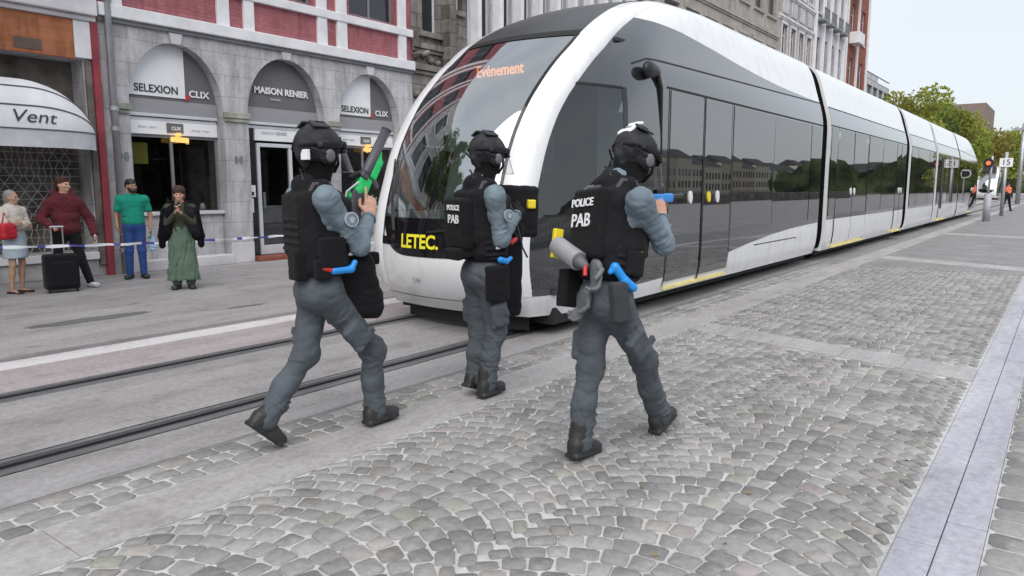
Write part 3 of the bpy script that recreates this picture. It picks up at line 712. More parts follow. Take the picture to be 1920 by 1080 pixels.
MB().box(XF-.04, XF+.06, B0, B1, ZC-.05, ZC+.017).build('string_shadow_mould', M['dframe'], B)
MB().box(XF-.04, XF+.07, 8.85, 14.0, 5.32, 5.5).box(XF-.04, XF+.07, 6.6, 8.55, 5.32, 5.5).build('sill_band', M['trimw'], B, bevel=.01)
for ya, yb in ((8.57, 8.83), (9.16, 9.40), (11.02, 11.28), (11.57, 11.86), (13.52, 13.78), (6.45, 6.72)):
    MB().box(XF-.04, XF+.045, ya, yb, 4.725, 12).build('quoin_strip', M['trimw'], B, bevel=.008)
for yc, hw, zs, ri in arches:     # keystones and imposts
    MB().prism([(XF-.02, yc-.13, ZC-.06), (XF-.02, yc+.13, ZC-.06), (XF-.02, yc+.09, zs+ri-.02), (XF-.02, yc-.09, zs+ri-.02)], (.07, 0, 0)).build('keystone', M['trim'], B, bevel=.008)
for y0, y1 in ((8.62, 9.17), (11.13, 11.58), (13.52, 13.98), (6.4, 6.74)):
    MB().box(XF-.02, XF+.07, y0-.02, y1+.02, 2.94, 3.06).box(XF-.02, XF+.045, y0, y1, 2.87, 2.937).build('impost', mat('mossy_stone', (.34, .35, .30), .9, var=.3, bump=.4), B, bevel=.015)
    MB().box(XF-.02, XF+.05, y0+.02, y1-.02, 0, .42).build('plinth', M['trim'], B, bevel=.012)
    MB().disc((XF-.01, (y0+y1)/2-.05, 2.12), (1, 0, 0), .04, .03, 12, .08).disc((XF-.01, (y0+y1)/2+.06, 2.12), (1, 0, 0), .04, .03, 12, .08).build('wall_fixing', M['dframe'], B)
M['signg'] = mat('sign_grey', (.15, .145, .155), .55, var=.08); M['blind'] = mat('roller_blind_grey', (.32, .32, .34), .6, var=.05, bump=.3, bs=3, scale=(1, .1, 30))
M['signw'] = mat('sign_white', (.86, .87, .9), .5, var=.04); M['signk'] = mat('sign_letter_black', (.03, .03, .035), .5); M['shopdark'] = mat('shop_interior', (.13, .115, .10), .8, var=.6, vs=2)
def lunette(i, split=None):
    yc, hw, zs, ri = arches[i]; X = XF-.24
    n = 24; P = [(X, yc-hw*math.cos(math.pi*k/n)*.995, zs+ri*math.sin(math.pi*k/n)*.995) for k in range(n+1)]
    zb = 2.93; base = [(X, yc+hw*.995, zb), (X, yc-hw*.995, zb)]
    o = mk('sign_panel', P+base, [tuple(range(len(P)+2))], M['signg'], B)
    mk('blind_panel', [(X+.012, yc-hw*.99, zb), (X+.012, yc+hw*.99, zb), (X+.012, yc+hw*.99, zs+.18), (X+.012, yc-hw*.99, zs+.18)], [(0, 1, 2, 3)], M['blind'], o)
    if split:
        k = [p for p in P if p[1] <= yc+split+.001 and p[2] > zs+.18]
        ys = yc+split; zt = zs+ri*math.sqrt(max(0, 1-(split/hw)**2))*.995
        zz = zs+.24; y_l = yc-hw*math.sqrt(1-((zz-zs)/ri)**2)*.995
        mk('white_panel', [(X+.02, y_l, zz)]+[(X+.02, p[1], p[2]) for p in k if p[2] > zz+.01]+[(X+.02, ys, zt), (X+.02, ys, zz)], [tuple(range(len([p for p in k if p[2] > zz+.01])+3))], M['signw'], o)
        text('SELEXION', (X+.03, yc-.30, zz+.13), (0, 1, 0), (0, 0, 1), .2, M['signk'], o, sx=.95, bold=.002)
        text('CLIX', (X+.03, yc+.55, zz+.10), (0, 1, 0), (0, 0, 1), .18, M['signw'], o, sx=1.1, bold=.004)
        mk('red_tick', [(X+.034, ys-.03, zz-.06), (X+.034, ys+.1, zz+.02), (X+.034, ys+.02, zz+.1)], [(0, 1, 2)], M['red'], o)
    return o
lunette(0, .27); lunette(2, .2)
o = lunette(1); text('MAISON RENIER', (XF-.21, 10.17, 3.6), (0, 1, 0), (0, 0, 1), .19, M['signw'], o, bold=.006); text('TRAITEUR', (XF-.21, 10.0, 3.43), (0, 1, 0), (0, 0, 1), .06, M['trim'], o)
def rails_(y0, y1, z0):
    MB().box(XF-DEP+.08, XF-DEP+.2, y0, y1, z0, z0+.06).box(XF-DEP+.08, XF-DEP+.16, y0, y1, z0-.08, z0-.015).build('awning_rail', M['frame'], B, bevel=.01)
for yc, hw, zs, ri in arches: rails_(yc-hw+.01, yc+hw-.01, 2.88)
def shop_back(yc, hw):
    X = XF-DEP-2.2
    b = MB(); z1 = 2.95; y0, y1 = yc-hw, yc+hw; xf = XF-DEP-.02
    for q in ([(X, y0, 0), (X, y1, 0), (X, y1, z1), (X, y0, z1)], [(xf, y0, 0), (xf, y0, z1), (X, y0, z1), (X, y0, 0)], [(xf, y1, 0), (X, y1, 0), (X, y1, z1), (xf, y1, z1)], [(xf, y0, z1), (xf, y1, z1), (X, y1, z1), (X, y0, z1)], [(xf, y0, .02), (X, y0, .02), (X, y1, .02), (xf, y1, .02)]): b.add(q, [(0, 1, 2, 3)])
    return b.build('shop_interior', M['shopdark'], B)
sg = glass('shop_glass', (.55, .56, .56), .9, .06)
for i in (0, 2):
    yc, hw, zs, ri = arches[i]; a, c = yc-hw, yc+hw; X = XF-DEP+.1
    shop_back(yc, hw)
    MB().box(X-.1, X+.12, a+.003, c-.003, 0, 1.02).build('stall_riser', M['stoneB'], B, bevel=.01)
    MB().box(X-.1, X+.2, a+.003, c-.003, 1.023, 1.09).build('window_ledge', M['trim'], B, bevel=.01)
    MB().box(XF-.2, XF+.12, a-.0, c+.0, 0, .2).build('door_step', M['trim'], B, bevel=.015)
    wn = MB().box(X-.03, X+.03, a+.003, a+.05, 1.093, 2.55).box(X-.03, X+.03, c-.05, c-.003, 1.093, 2.55).box(X-.02, X+.02, yc-.06, yc, 1.093, 2.5).box(X-.03, X+.03, a+.05, c-.05, 2.5, 2.55).build('shop_window', M['dframe'], B)
    mk('pane', [(X, a+.03, 1.1), (X, c-.03, 1.1), (X, c-.03, 2.52), (X, a+.03, 2.52)], [(0, 1, 2, 3)], sg, wn)
    f = MB().box(X-.03, X+.07, a+.01, c-.01, 2.553, 2.80).build('fascia', M['signw'], B, bevel=.006)
    MB().box(X+.071, X+.085, yc-.13, yc+.2, 2.6, 2.78).build('logo_panel', M['signg'], f); text('CLIX', (X+.09, yc+.05, 2.68), (0, 1, 0), (0, 0, 1), .09, M['signw'], f, bold=.002)
    text('electro  cuisine', (X+.075, yc-.5, 2.69), (0, 1, 0), (0, 0, 1), .06, M['trim'], f); text('ménager  image', (X+.075, yc+.56, 2.67), (0, 1, 0), (0, 0, 1), .06, M['trim'], f)
    MB().tube([(X+.18, yc-.10, 2.47), (X+.18, yc+.22, 2.46)], .05, 14).box(X+.06, X+.2, yc+.04, yc+.08, 2.53, 2.6).build('sign_lamp', M['lamp'], B)
    for k in range(9):      # goods on the window shelf
        y = a+.15+k*.19+rnd.uniform(-.04, .04); h = rnd.uniform(.08, .3); cc = rnd.choice(['whitep', 'chrome', 'black', 'red', 'galv'])
        if k < 4 and i == 0: continue
        q = MB().tube([(X-.3, y, 1.1), (X-.3, y, 1.1+h*.7), (X-.3, y, 1.1+h)], [.06, .05, .025], 12).build('jar', M[cc], smooth=True, loc=(X-.3, y, 1.1)); tag(q, ('small jar or bottle on the shelf inside the left arched shop window', 'small jar or bottle on the shelf inside the right arched shop window')[i//2], 'jar', ('jars in the left shop window', 'jars in the right shop window')[i//2])
    MB().box(X-.7, X-.2, a+.02, c-.02, 1.02, 1.09).build('display_shelf', M['cabin'], B)
    if i == 0: MB().box(X-.12, X-.1, a+.12, a+.5, 2.0, 2.4).build('poster', mat('poster_olive', (.33, .31, .05), .6), B)
    for y in (yc+.35, yc+.6): MB().tube([(X-.5, y, 2.5), (X-.5, y, 2.43)], .03, 8).build('spot_lamp', M['lamp'] if y > yc+.5 else M['whitep'], B)
yc, hw, zs, ri = arches[1]; a, c = yc-hw, yc+hw; X = XF-DEP+.1; shop_back(yc, hw)
MB().box(XF-.2, XF+.16, a+.002, c-.002, 0, .1).build('door_step', M['redb2'], B, bevel=.012)
MB().box(X-.03, X+.05, a+.32, c-.01, 2.55, 2.83).build('fascia', M['signw'], B, bevel=.006); text('MAISON RENIER', (X+.06, a+.8, 2.72), (0, 1, 0), (0, 0, 1), .09, M['trim'], B)
d = MB().box(X-.04, X+.04, a+.36, a+.44, .1, 2.5).box(X-.04, X+.04, a+1.18, a+1.26, .1, 2.5).box(X-.04, X+.04, a+.44, a+1.18, 2.42, 2.5).box(X-.04, X+.04, a+.44, a+1.18, .1, .3).box(X-.03, X+.03, a+1.26, c-.01, .1, .5).build('shop_door', M['frame'], B, bevel=.006)
mk('pane', [(X, a+.44, .3), (X, a+1.18, .3), (X, a+1.18, 2.42), (X, a+.44, 2.42)], [(0, 1, 2, 3)], sg, d); MB().box(X+.04, X+.09, a+.46, a+.5, 1.1, 1.45).build('handle', M['chrome'], d)
wn = MB().box(X-.04, X+.03, a+.005, a+.05, .1, 2.83).build('side_light', M['dframe'], B); mk('pane', [(X, a+.05, .1), (X, a+.36, .1), (X, a+.36, 2.83), (X, a+.05, 2.83)], [(0, 1, 2, 3)], M['pane'], wn)
nt_ = MB().box(X+.01, X+.02, a+.08, a+.3, 1.35, 1.6).box(X+.01, X+.02, a+.1, a+.24, 1.02, 1.32).build('door_notice', M['signw'], wn); MB().box(X+.021, X+.024, a+.12, a+.26, 1.38, 1.46).box(X+.021, X+.024, a+.12, a+.2, 1.1, 1.22).build('notice_print', M['signk'], nt_)
tag(MB().box(X-.55, X-.12, a+.5, a+1.1, .75, 1.15).build('glass_case', M['galv'], bevel=.03, loc=(X-.33, a+.8, .75)), 'pale steel display case behind the glass shop door of the middle arch', 'display case')
MB().box(X-.6, X-.1, a+.46, a+1.16, .1, .747).build('counter', M['dframe'], B)
mk('pane', [(X, a+1.26, .5), (X, c-.02, .5), (X, c-.02, 2.5), (X, a+1.26, 2.5)], [(0, 1, 2, 3)], sg, d)
pl = MB().box(XF-.02, XF+.03, 6.55, 7.05, 4.98, 5.3).build('street_plate', M['signk'], B); text('RUE', (XF+.035, 6.8, 5.2), (0, 1, 0), (0, 0, 1), .1, M['blue'], pl); text('N° 553', (XF+.035, 6.8, 5.06), (0, 1, 0), (0, 0, 1), .1, M['trim'], pl)
# pipe and red pilaster between the two shops
dp = empty('drainpipe', (XF+.1, 6.45, 0), 'grey drainpipe running down the stone pier beside the red strip', 'drainpipe')
MB().tube([(XF+.11, 6.42, 0), (XF+.11, 6.42, 12)], .06, 14).build('pipe', M['galv'], dp, smooth=True)
for z in (.4, 2.55, 2.9, 4.75, 7): MB().tube([(XF+.11, 6.42, z), (XF+.11, 6.42, z+.07)], .08, 14).box(XF-.01, XF+.1, 6.4, 6.44, z+.01, z+.06).build('bracket', M['galv'], dp)
# ---- A: orange brick shop with dome awning and lattice shutter
A0, A1 = -1.6, 6.24
A = empty('awning_shop_building', (XF, 3, 0), 'building of orange brick and pale stone with a dark shop recess at its foot', 'building')
openings_wall(XF, A0, A1, 0, 12, [(2.2, 6.0, .45, 3.72), (-1.1, 1.6, .5, 3.5), (.2, 1.9, 5, 7.2), (3.3, 5.2, 5.0, 7.2), (.2, 1.9, 8.6, 10.6), (3.3, 5.2, 8.6, 10.6)], .5).build('wall', M['stoneB'], A)
for q in ((.2, 1.9, 5, 7.2), (3.3, 5.2, 5.0, 7.2), (.2, 1.9, 8.6, 10.6), (3.3, 5.2, 8.6, 10.6)): window(A, XF, *q, M['dframe'], .2, 1, .7, trim=M['trimw'])
window(A, XF, -1.1, 1.6, .5, 3.5, M['dframe'], .3, 2, .8)
MB().box(XF-.48, XF-.45, 2.2, 6.0, .45, 3.72).build('recess_back', M['shopdark'], A)
MB().box(XF-.02, XF+.06, A0, 5.86, 3.723, 4.36).build('brick_band', M['orbrick'], A); MB().box(XF-.02, XF+.075, 5.863, 6.13, 3.74, 4.36).build('stone_block', M['trimw'], A, bevel=.01)
MB().box(XF+.055, XF+.07, 4.95, 5.35, 3.78, 3.95).build('patch_plate', mat('grey_patch', (.12, .09, .08), .9), A)
MB().box(XF-.02, XF+.2, A0, A1-.02, 4.45, 4.75).box(XF-.02, XF+.12, A0, A1-.02, 4.363, 4.447).build('string_course', M['trim'], A, bevel=.02)
MB().box(XF-.02, XF+.05, 6.02, 6.12, .2, 3.7).build('dark_post', M['shopdark'], A)
MB().box(XF-.02, XF+.09, 6.13, 6.25, 0, 12).build('red_pilaster', mat('dark_red_paint', (.27, .04, .055), .7, var=.2), A, bevel=.006)
MB().box(XF-.45, XF+.05, 2.2, 6.0, 0, .3).build('plinth', mat('pale_plinth', (.40, .39, .40), .8, var=.2, bump=.3), A, bevel=.02)
MB().box(XF-.02, XF+.10, 2.2, 6.0, .303, .43).build('ledge', M['trimw'], A, bevel=.01)
# lattice shutter
sh = MB(); X = XF-.3; ya, yb, za, zb = 2.25, 5.92, .45, 2.35; ph = .13
y = ya
n = int((yb-ya)/.095); rowsz = int((zb-za)/ph)
for i in range(n):
    P = []
    for k in range(rowsz+1): P.append((X, ya+i*.095+(.035 if (k+i) % 2 else -.035)*(1+.5*math.sin(k*.7+i*.3)), za+k*ph))
    for k in range(rowsz): sh.tube([P[k], P[k+1]], .0065, 4, False)
for k in range(0, rowsz+1): sh.tube([(X, ya, za+k*ph), (X, yb, za+k*ph)], .006, 4, False)
sho = sh.build('lattice_shutter', mat('shutter_steel', (.42, .42, .42), .5, .4), A)
# awning
aw = empty('shop_awning', (XF, 4.2, 2.3), 'white dome-ended awning with grey piping and the word Vent over the lattice shutter', 'awning')
def awn(u, v):       # u along street 0..1, v from top to front edge
    y0, y1 = 2.1, 6.05; y = y0+(y1-y0)*u; ang = v*math.pi/2; e = min(1, max(0, (y1-y)/1.15)); k = math.sqrt(max(0, 1-(1-e)**2)); k2 = min(1, max(0, (y-y0)/1.15)); k2 = math.sqrt(max(0, 1-(1-k2)**2)); k = min(k, k2)
    top = 2.27+1.02*k; return (XF+.02+.78*k*math.sin(ang)+.02*v, y, 2.45+(top-2.45)*math.cos(ang) if top > 2.45 else 2.45+(top-2.45)*math.cos(ang))
aP = np.array([[awn(u, v) for v in np.linspace(0, 1, 18)] for u in np.sin(np.linspace(-math.pi/2, math.pi/2, 50))*.5+.5])
cv = grid(aP, 'canopy', mat('awning_canvas', (.74, .74, .78), .8, var=.06, bump=.25, bs=6), aw)
val = []
for u in np.sin(np.linspace(-math.pi/2, math.pi/2, 50))*.5+.5:
    p = awn(u, 1); val.append([(p[0]+.004*math.sin(u*60)*t, p[1], p[2]-.27*t) for t in (0, .33, .66, 1)])
grid(np.array(val), 'valance', mat('awning_valance', (.60, .60, .64), .85, var=.1, bump=.3, bs=5), aw)
for v in (.42, .72, 1.0):
    P = [np.array(awn(u, v))+np.array([.006, 0, .006]) for u in np.linspace(.004, .996, 60)]; MB().tube(P, .011, 6).build('piping', mat('piping_grey', (.12, .12, .14), .6), aw)
def atxt(s, y0, v0, size):
    o = text(s, (0, 0, 0), (1, 0, 0), (0, 1, 0), size, M['signk'], None, th=0, shear=.28, sx=1.25); V = [v.co.copy() for v in o.data.vertices]; F = [tuple(p.vertices) for p in o.data.polygons]; bpy.data.objects.remove(o); W = []
    for v in V:
        u = (y0+v.x-2.1)/3.95; w_ = v0-v.y/1.25; p = np.array(awn(u, w_)); W.append(p+np.array([.014, 0, .006]))
    mk('lettering', W, F, M['signk'], cv)
atxt('Vent', 4.86, .86, .27)
# ---- C, D, E ... down the street
def dress(root, x, y0, y1, zs, m):     # pilasters
    for y in y0: MB().box(x-.03, x+.1, y-.14, y+.14, zs[0], zs[1]).build('pilaster', m, root, bevel=.015)
Cb = house('ornate_stone_house', 'narrow weathered brown stone house with carved courses right behind the tram nose', XF, 14.003, 16.2, 14, M['stoneC'], [(14.35, 15.0, 5.55, 8.3), (15.5, 15.95, 6.3, 8.3), (14.35, 15.0, 9.6, 12), (15.4, 15.9, 9.6, 12), (14.3, 16, .4, 3.6)], M['frame'], M['stoneC'], courses=(4.55, 5.1, 9.0), mull=0)
for k in range(16):
    y = 14.1+(k % 8)*.27; z = 4.0+(k//8)*.85+rnd.uniform(-.1, .1); MB().tube([(XF, y, z), (XF+rnd.uniform(.12, .3), y+.02, z+rnd.uniform(-.05, .1))], [.11, .05], 8).build('carving', M['stoneC'], Cb, smooth=True)
MB().box(XF, XF+.35, 15.1, 15.35, 4.6, 11).box(XF, XF+.42, 15.05, 15.4, 4.3, 4.6).build('pilaster', M['stoneC'], Cb, bevel=.03)
Db = house('pale_fronted_building', 'pale lilac building with tall narrow windows between white vertical fins', XF, 16.203, 25.6, 15, M['pale'], winrow(16.5, 25.5, 9, .5, 5.6, 8.6)+winrow(16.5, 25.5, 9, .5, 9.4, 12.4)+winrow(16.6, 25.4, 3, 2.3, .4, 3.6), M['frame'], None, courses=(4.4,), mull=0, trans=0)
for k in range(10): MB().box(XF-.02, XF+.28, 16.35+k*1.0, 16.5+k*1.0, 4.7, 14.8).build('fin', M['trimw'], Db, bevel=.01)
Eb = house('cream_stone_building', 'long cream stone building with a row of small slot windows above the tram roof', XF, 25.603, 43.0, 15, M['cream'],
    winrow(26.0, 42.8, 8, 1.45, 8.75, 9.15)+winrow(26.0, 42.8, 8, 1.4, 10.75, 13.2)+winrow(26, 42.8, 6, 2.0, .4, 3.6)+winrow(26, 42.8, 8, 1.4, 5.2, 7.6), M['dframe'], M['cream'], courses=(9.75, 4.3), mull=1, trans=.7)
Fb = house('panelled_stone_building', 'narrow beige building with square stone panels between its window rows', XF, 43.003, 50.0, 16, M['beige'],
    winrow(43.3, 49.8, 4, .95, 8.9, 10.7)+winrow(43.3, 49.8, 4, .95, 12.7, 15)+winrow(43.3, 49.8, 4, .95, 5, 7.2)+winrow(43.3, 49.8, 2, 2.4, .4, 3.6), M['frame'], M['trim'], courses=(11.0, 12.3, 4.2))
for k in range(4): y = 43.3+(k+.5)*1.625; MB().box(XF-.02, XF+.06, y-.5, y+.5, 11.3, 12.15).build('stone_panel', M['pale'], Fb, bevel=.02)
Gb = house('white_balcony_building', 'white and grey building with dark tall windows and small iron balconies', XF, 50.003, 57.6, 19, M['pale'],
    winrow(50.2, 57.4, 4, .9, 8.9, 11.1)+winrow(50.2, 57.4, 4, .9, 12.6, 15.2)+winrow(50.2, 57.4, 4, .9, 16, 18.2)+winrow(50.2, 57.4, 4, .9, 5, 7.2)+winrow(50.2, 57.4, 2, 2.4, .4, 3.6), M['dframe'], None, courses=(4.2,))
for k in range(4):
    y = 50.2+(k+.5)*1.8
    for z in (12.0, 15.5):
        q = MB().box(XF, XF+.5, y-.6, y+.6, z, z+.1)
        for j in range(9): q.box(XF+.46, XF+.49, y-.6+j*.147, y-.57+j*.147, z+.1, z+.75)
        q.box(XF+.45, XF+.5, y-.6, y+.6, z+.75, z+.8).build('balcony', M['dframe'], Gb)
for y in (50.1, 52.0, 53.8, 55.6, 57.4): MB().box(XF-.02, XF+.16, y-.12, y+.12, 4.5, 18.9).build('pilaster', M['trimw'], Gb, bevel=.01)
Hb = house('red_brick_tower_house', 'tall red brick building with pale vertical strips at the end of the row', XF, 57.603, 65.2, 22, M['redb2'],
    winrow(58.3, 65, 2, 1.1, 8.8, 11)+winrow(58.3, 65, 2, 1.1, 12.4, 14.8)+winrow(58.3, 65, 2, 1.1, 16.2, 18.6)+winrow(58.3, 65, 2, 1.1, 5, 7.2)+winrow(58.3, 65, 2, 2.2, .4, 3.6), M['frame'], None, courses=(4.2,))
for y in (58.2, 61.6, 64.95): MB().box(XF-.02, XF+.12, y-.15, y+.15, 4.5, 21.9).build('pale_strip', M['trimw'], Hb, bevel=.01)
MB().box(XF, XF+.7, 59.1, 60.9, 11.9, 12.7).build('balcony', M['trimw'], Hb, bevel=.02); MB().box(XF, XF+.7, 59.1, 60.9, 15.5, 16.2).build('balcony', M['trimw'], Hb, bevel=.02)
Ib = house('grey_modern_block', 'low grey modern block with a glazed top storey beyond the red brick house', XF, 65.6, 75, 10.2, M['pale'], winrow(65.8, 74.8, 4, 1.9, 8.4, 9.8)+winrow(65.8, 74.8, 4, 1.9, 5, 7), M['dframe'], None, xb=-24, cornice=False)
MB().box(-22, XF-.8, 66.5, 74, 10.2, 11.3).build('penthouse', M['pale'], Ib); MB().box(XF-.1, XF, 65.7, 74.9, 10.21, 10.27).box(XF-.1, XF, 65.7, 74.9, 10.75, 10.8).build('roof_rail', M['dframe'], Ib)
# neighbours behind the camera (they are what the windscreen mirrors)
house('brown_terrace_house', 'brown terrace house left of the awning shop', XF, -9, -1.603, 13, M['stoneC'], winrow(-8.8, -1.8, 3, 1.2, .5, 3.4)+winrow(-8.8, -1.8, 3, 1.2, 4.8, 7.2)+winrow(-8.8, -1.8, 3, 1.2, 8.6, 10.8), M['dframe'], M['trim'], courses=(4.2,))
house('terrace_house', 'dark stone terrace house further left along the street', XF, -24, -9.003, 12, M['stoneC'], winrow(-18.8, -9.2, 4, 1.2, .5, 3.4)+winrow(-18.8, -9.2, 4, 1.2, 4.8, 7.2)+winrow(-18.8, -9.2, 4, 1.2, 8.6, 10.8), M['frame'], M['trim'], courses=(4.2,))
# ================================================================== OPPOSITE BANK (mirrored in the tram's side)
hc = [(.62, .58, .47), (.66, .64, .58), (.55, .47, .36), (.6, .6, .6), (.5, .3, .24)]
hm = [mat('render_%s' % n, c, .8, bump=.2) for n, c in zip(('cream', 'white', 'sand', 'pale_grey', 'brick_red'), hc)]; rt = mat('slate_roof', (.06, .055, .06), .7)
ORD = 'first second third fourth fifth sixth seventh eighth ninth tenth eleventh twelfth thirteenth fourteenth fifteenth sixteenth seventeenth eighteenth nineteenth twentieth'.split(); ORD += ['twenty-'+o for o in ORD[:9]]+['thirtieth']+['thirty-'+o for o in ORD[:9]]+['fortieth']
y = -60; k = 0
names = ['cream', 'white', 'sand', 'pale grey', 'brick red']
while y < 330:
    wd = rnd.uniform(10, 17); h = rnd.uniform(7.5, 10.5); ci = rnd.choice([0, 0, 0, 1, 1, 2]); x = 82
    r = empty('riverside_house', (x+4, y+wd/2, 0), '%s slate-roofed riverside house, %s from the near end of the far bank' % (names[ci], ORD[k]), 'house', 'riverside houses mirrored in the tram')
    openings = winrow(y+.5, y+wd-.5, int(wd/2.6), 1.1, 1, 3)+winrow(y+.5, y+wd-.5, int(wd/2.6), 1.1, 4.4, 6.4)
    b = MB(); b.box(x, x+9, y, y+wd-.05, 0, h); b.build('wall', hm[ci], r)
    MB().prism([(x-.3, y, h), (x+9.3, y, h), (x+4.5, y, h+2.6)], (0, wd-.05, 0)).build('roof', rt, r)
    for a, c, d, e in openings: MB().box(x-.06, x+.02, a, c, d, e).build('window', M['pane'], r)
    y += wd; k += 1
hp = []
for t_ in np.linspace(0, 1, 90):      # a wooded ridge round the river side
    row = []; a = math.radians(-105+200*t_)
    for k_ in np.linspace(0, 1, 8):
        H = (17+6*math.sin(a*5)+3.5*math.sin(a*11+1))*math.sin(min(1, k_*1.1)*math.pi/2)*1.0; d_ = 230+k_*150; row.append((d_*math.cos(a), 40+d_*math.sin(a)*1.6, H-1+rnd.uniform(-1, 1)))
    hp.append(row)
tag(grid(np.array(hp), 'hills', mat('wooded_hill', (.03, .038, .034), .95, var=.5, vs=.06, bump=1, bs=.5, bd=1)), kind='structure')
bh = house('quayside_hall', 'large grey stone hall on the promenade behind the viewpoint, seen only as a reflection', 12, -46, -24, 12.5, M['stoneC'], [], M['dframe'], xb=34, cornice=False)
for k_ in range(9): MB().box(11.9, 12.05, -45+k_*2.35, -43.8+k_*2.35, 1.2, 5).box(11.9, 12.05, -45+k_*2.35, -43.8+k_*2.35, 6.4, 10).build('window', M['pane'], bh)
for k_ in range(8): MB().box(13+k_*2.5, 14.2+k_*2.5, -24.05, -23.92, 1.2, 5).box(13+k_*2.5, 14.2+k_*2.5, -24.05, -23.92, 6.4, 10).build('window', M['pane'], bh)
MB().prism([(11.4, -46.4, 12.5), (34.6, -46.4, 12.5), (29, -46.4, 17), (17, -46.4, 17)], (0, 22.8, 0)).build('roof', rt, bh)
sheet('river', mat('river_water', (.06, .07, .065), .12, var=.2, bump=.3, bs=.6), 24, 78, -300, 600, -.02)
pw = MB().box(19, 19.4, -40, 120, 0, .95).build('quay_wall', M['stoneC'], bevel=.03); tag(pw, 'low stone quay wall on the river side of the promenade', 'wall')
# ================================================================== TREES
LM = {}
def leafmat(n, c1, c2):
    t = NT(n); a = t.n('ShaderNodeAttribute'); a.attribute_name = 'tone'; cc = t.mix(a.outputs['Fac'], c1, c2)
    d = t.n('ShaderNodeBsdfDiffuse'); t.l(cc, d.inputs[0]); tr = t.n('ShaderNodeBsdfTranslucent'); t.l(cc, tr.inputs[0]); m_ = t.n('ShaderNodeMixShader'); m_.inputs[0].default_value = .35
    t.l(d.outputs[0], m_.inputs[1]); t.l(tr.outputs[0], m_.inputs[2]); t.l(m_.outputs[0], t.out.inputs['Surface']); return t.m
LM = [leafmat('leaves_green', (.15, .20, .04), (.36, .42, .10)), leafmat('leaves_olive', (.19, .22, .05), (.40, .41, .11)), leafmat('leaves_autumn', (.20, .18, .05), (.38, .32, .11)), leafmat('leaves_dark', (.07, .10, .035), (.19, .23, .07))]
bark = mat('bark', (.07, .055, .045), .9, bump=.6)
def tree(x, y, h, rad, mi, label, n=2600, cz=None, leaf=.22):
    root = empty('street_tree', (x, y, 0), label, 'tree', 'trees lining the far end of the street')
    b = MB(); b.tube([(x, y, 0), (x+.05, y, h*.3), (x-.05, y+.1, h*.55), (x, y, h*.85)], [.22, .17, .12, .04], 9); cl = []
    rg = np.random.default_rng(int(abs(x*31+y*7))); cz = cz or h*.62
    for k in range(15):
        a = rg.uniform(0, 6.28); rr_ = rad*rg.uniform(.25, .8); zz = cz+(h-cz)*rg.uniform(-.75, .8); c = np.array([x+rr_*math.cos(a), y+rr_*math.sin(a), zz]); cl.append((c, rad*rg.uniform(.28, .48)))
        if k < 8: b.tube([(x, y, h*rg.uniform(.28, .5)), tuple((c+np.array([x, y, zz-.6]))/2), tuple(c)], [.07, .045, .015], 5)
    b.build('trunk', bark, root, smooth=True)
    per = n//15; V = []; F = []; T = []
    for c, r_ in cl:
        d = rg.normal(size=(per, 3)); d /= np.linalg.norm(d, axis=1)[:, None]; p = c+d*(r_*rg.uniform(.35, 1.12, size=(per, 1))**.6); bt = rg.uniform(.0, .6)
        for q in p:
            a = rg.normal(size=3); a /= np.linalg.norm(a); bb = np.cross(a, rg.normal(size=3)); bb /= np.linalg.norm(bb); s = leaf*rg.uniform(.6, 1.3); m_ = len(V)
            V += [q-a*s, q+bb*s*.5, q+a*s, q-bb*s*.5]; F.append((m_, m_+1, m_+2, m_+3)); T += [min(1, bt+rg.uniform(0, .4))]*4
    o = mk('crown', V, F, LM[mi], root); ca = o.data.color_attributes.new('tone', 'FLOAT_COLOR', 'POINT'); ca.data.foreach_set('color', np.array([(t, t, t, 1) for t in T], np.float32).ravel()); return root
TL = [(-11.2, 63, 9.2, 2.6, 1, 'yellow green tree nearest the grey modern block'), (-11.4, 71, 9.0, 2.9, 0, 'second green tree along the row, just past the yellow green one'), (-11, 79, 9.6, 2.5, 3, 'dark open-crowned tree in the middle of the row'),
      (-10.6, 87, 9.2, 2.8, 1, 'olive tree above the fourth car of the long tram'), (-11, 97, 9.6, 3.1, 0, 'green tree above the rear car of the long tram'), (-10, 110, 9.2, 3.3, 2, 'yellowing tree in front of the brown block'),
      (-12, 124, 10, 3.6, 1, 'olive tree behind the distant tram'), (-8, 142, 9.6, 3.8, 0, 'green tree over the traffic signal'), (-13, 150, 9.5, 4, 2, 'yellowing tree far behind the distant tram'), (-3, 160, 9, 4.2, 1, 'olive tree far behind the sign post'), (3, 170, 8.6, 4.5, 3, 'dark tree far down the street on the right'), (12, 185, 9, 5, 1, 'olive tree at the right edge of the picture')]
TL = [(x, y, h*1.04, r_*1.22, mi, lb) for x, y, h, r_, mi, lb in TL]
for i, (x, y, h, r_, mi, lb) in enumerate(TL): tree(x, y, h, r_, mi, lb, n=6500 if y < 100 else 4200, cz=h*.6, leaf=.12+y*.0010)
for k_, (x_, y_) in enumerate(((-10.9, -.2), (-10.9, -6.0))):  # unseen trees, added to hide the bright facade from the windscreen's reflection
    tree(x_, y_, 10.5, 2.3, 3, ('unseen tree left of the view, added to darken the windscreen reflection', 'second unseen tree further left, added to darken the windscreen reflection')[k_], n=3000, cz=7.2, leaf=.2)['group'] = 'unseen trees added for the windscreen reflection'
hg = MB()
tag(grid(np.array([[(x+rnd.uniform(-1, 1), 215+rnd.uniform(-2, 2), z) for z in np.linspace(0, 7+2*math.sin(x*.3)+rnd.random()*1.5, 5)] for x in np.linspace(-40, 60, 50)]), 'hills', mat('far_wood', (.06, .08, .03), .95, var=.5, vs=.3, bump=1, bs=2, bd=.5)), kind='structure')
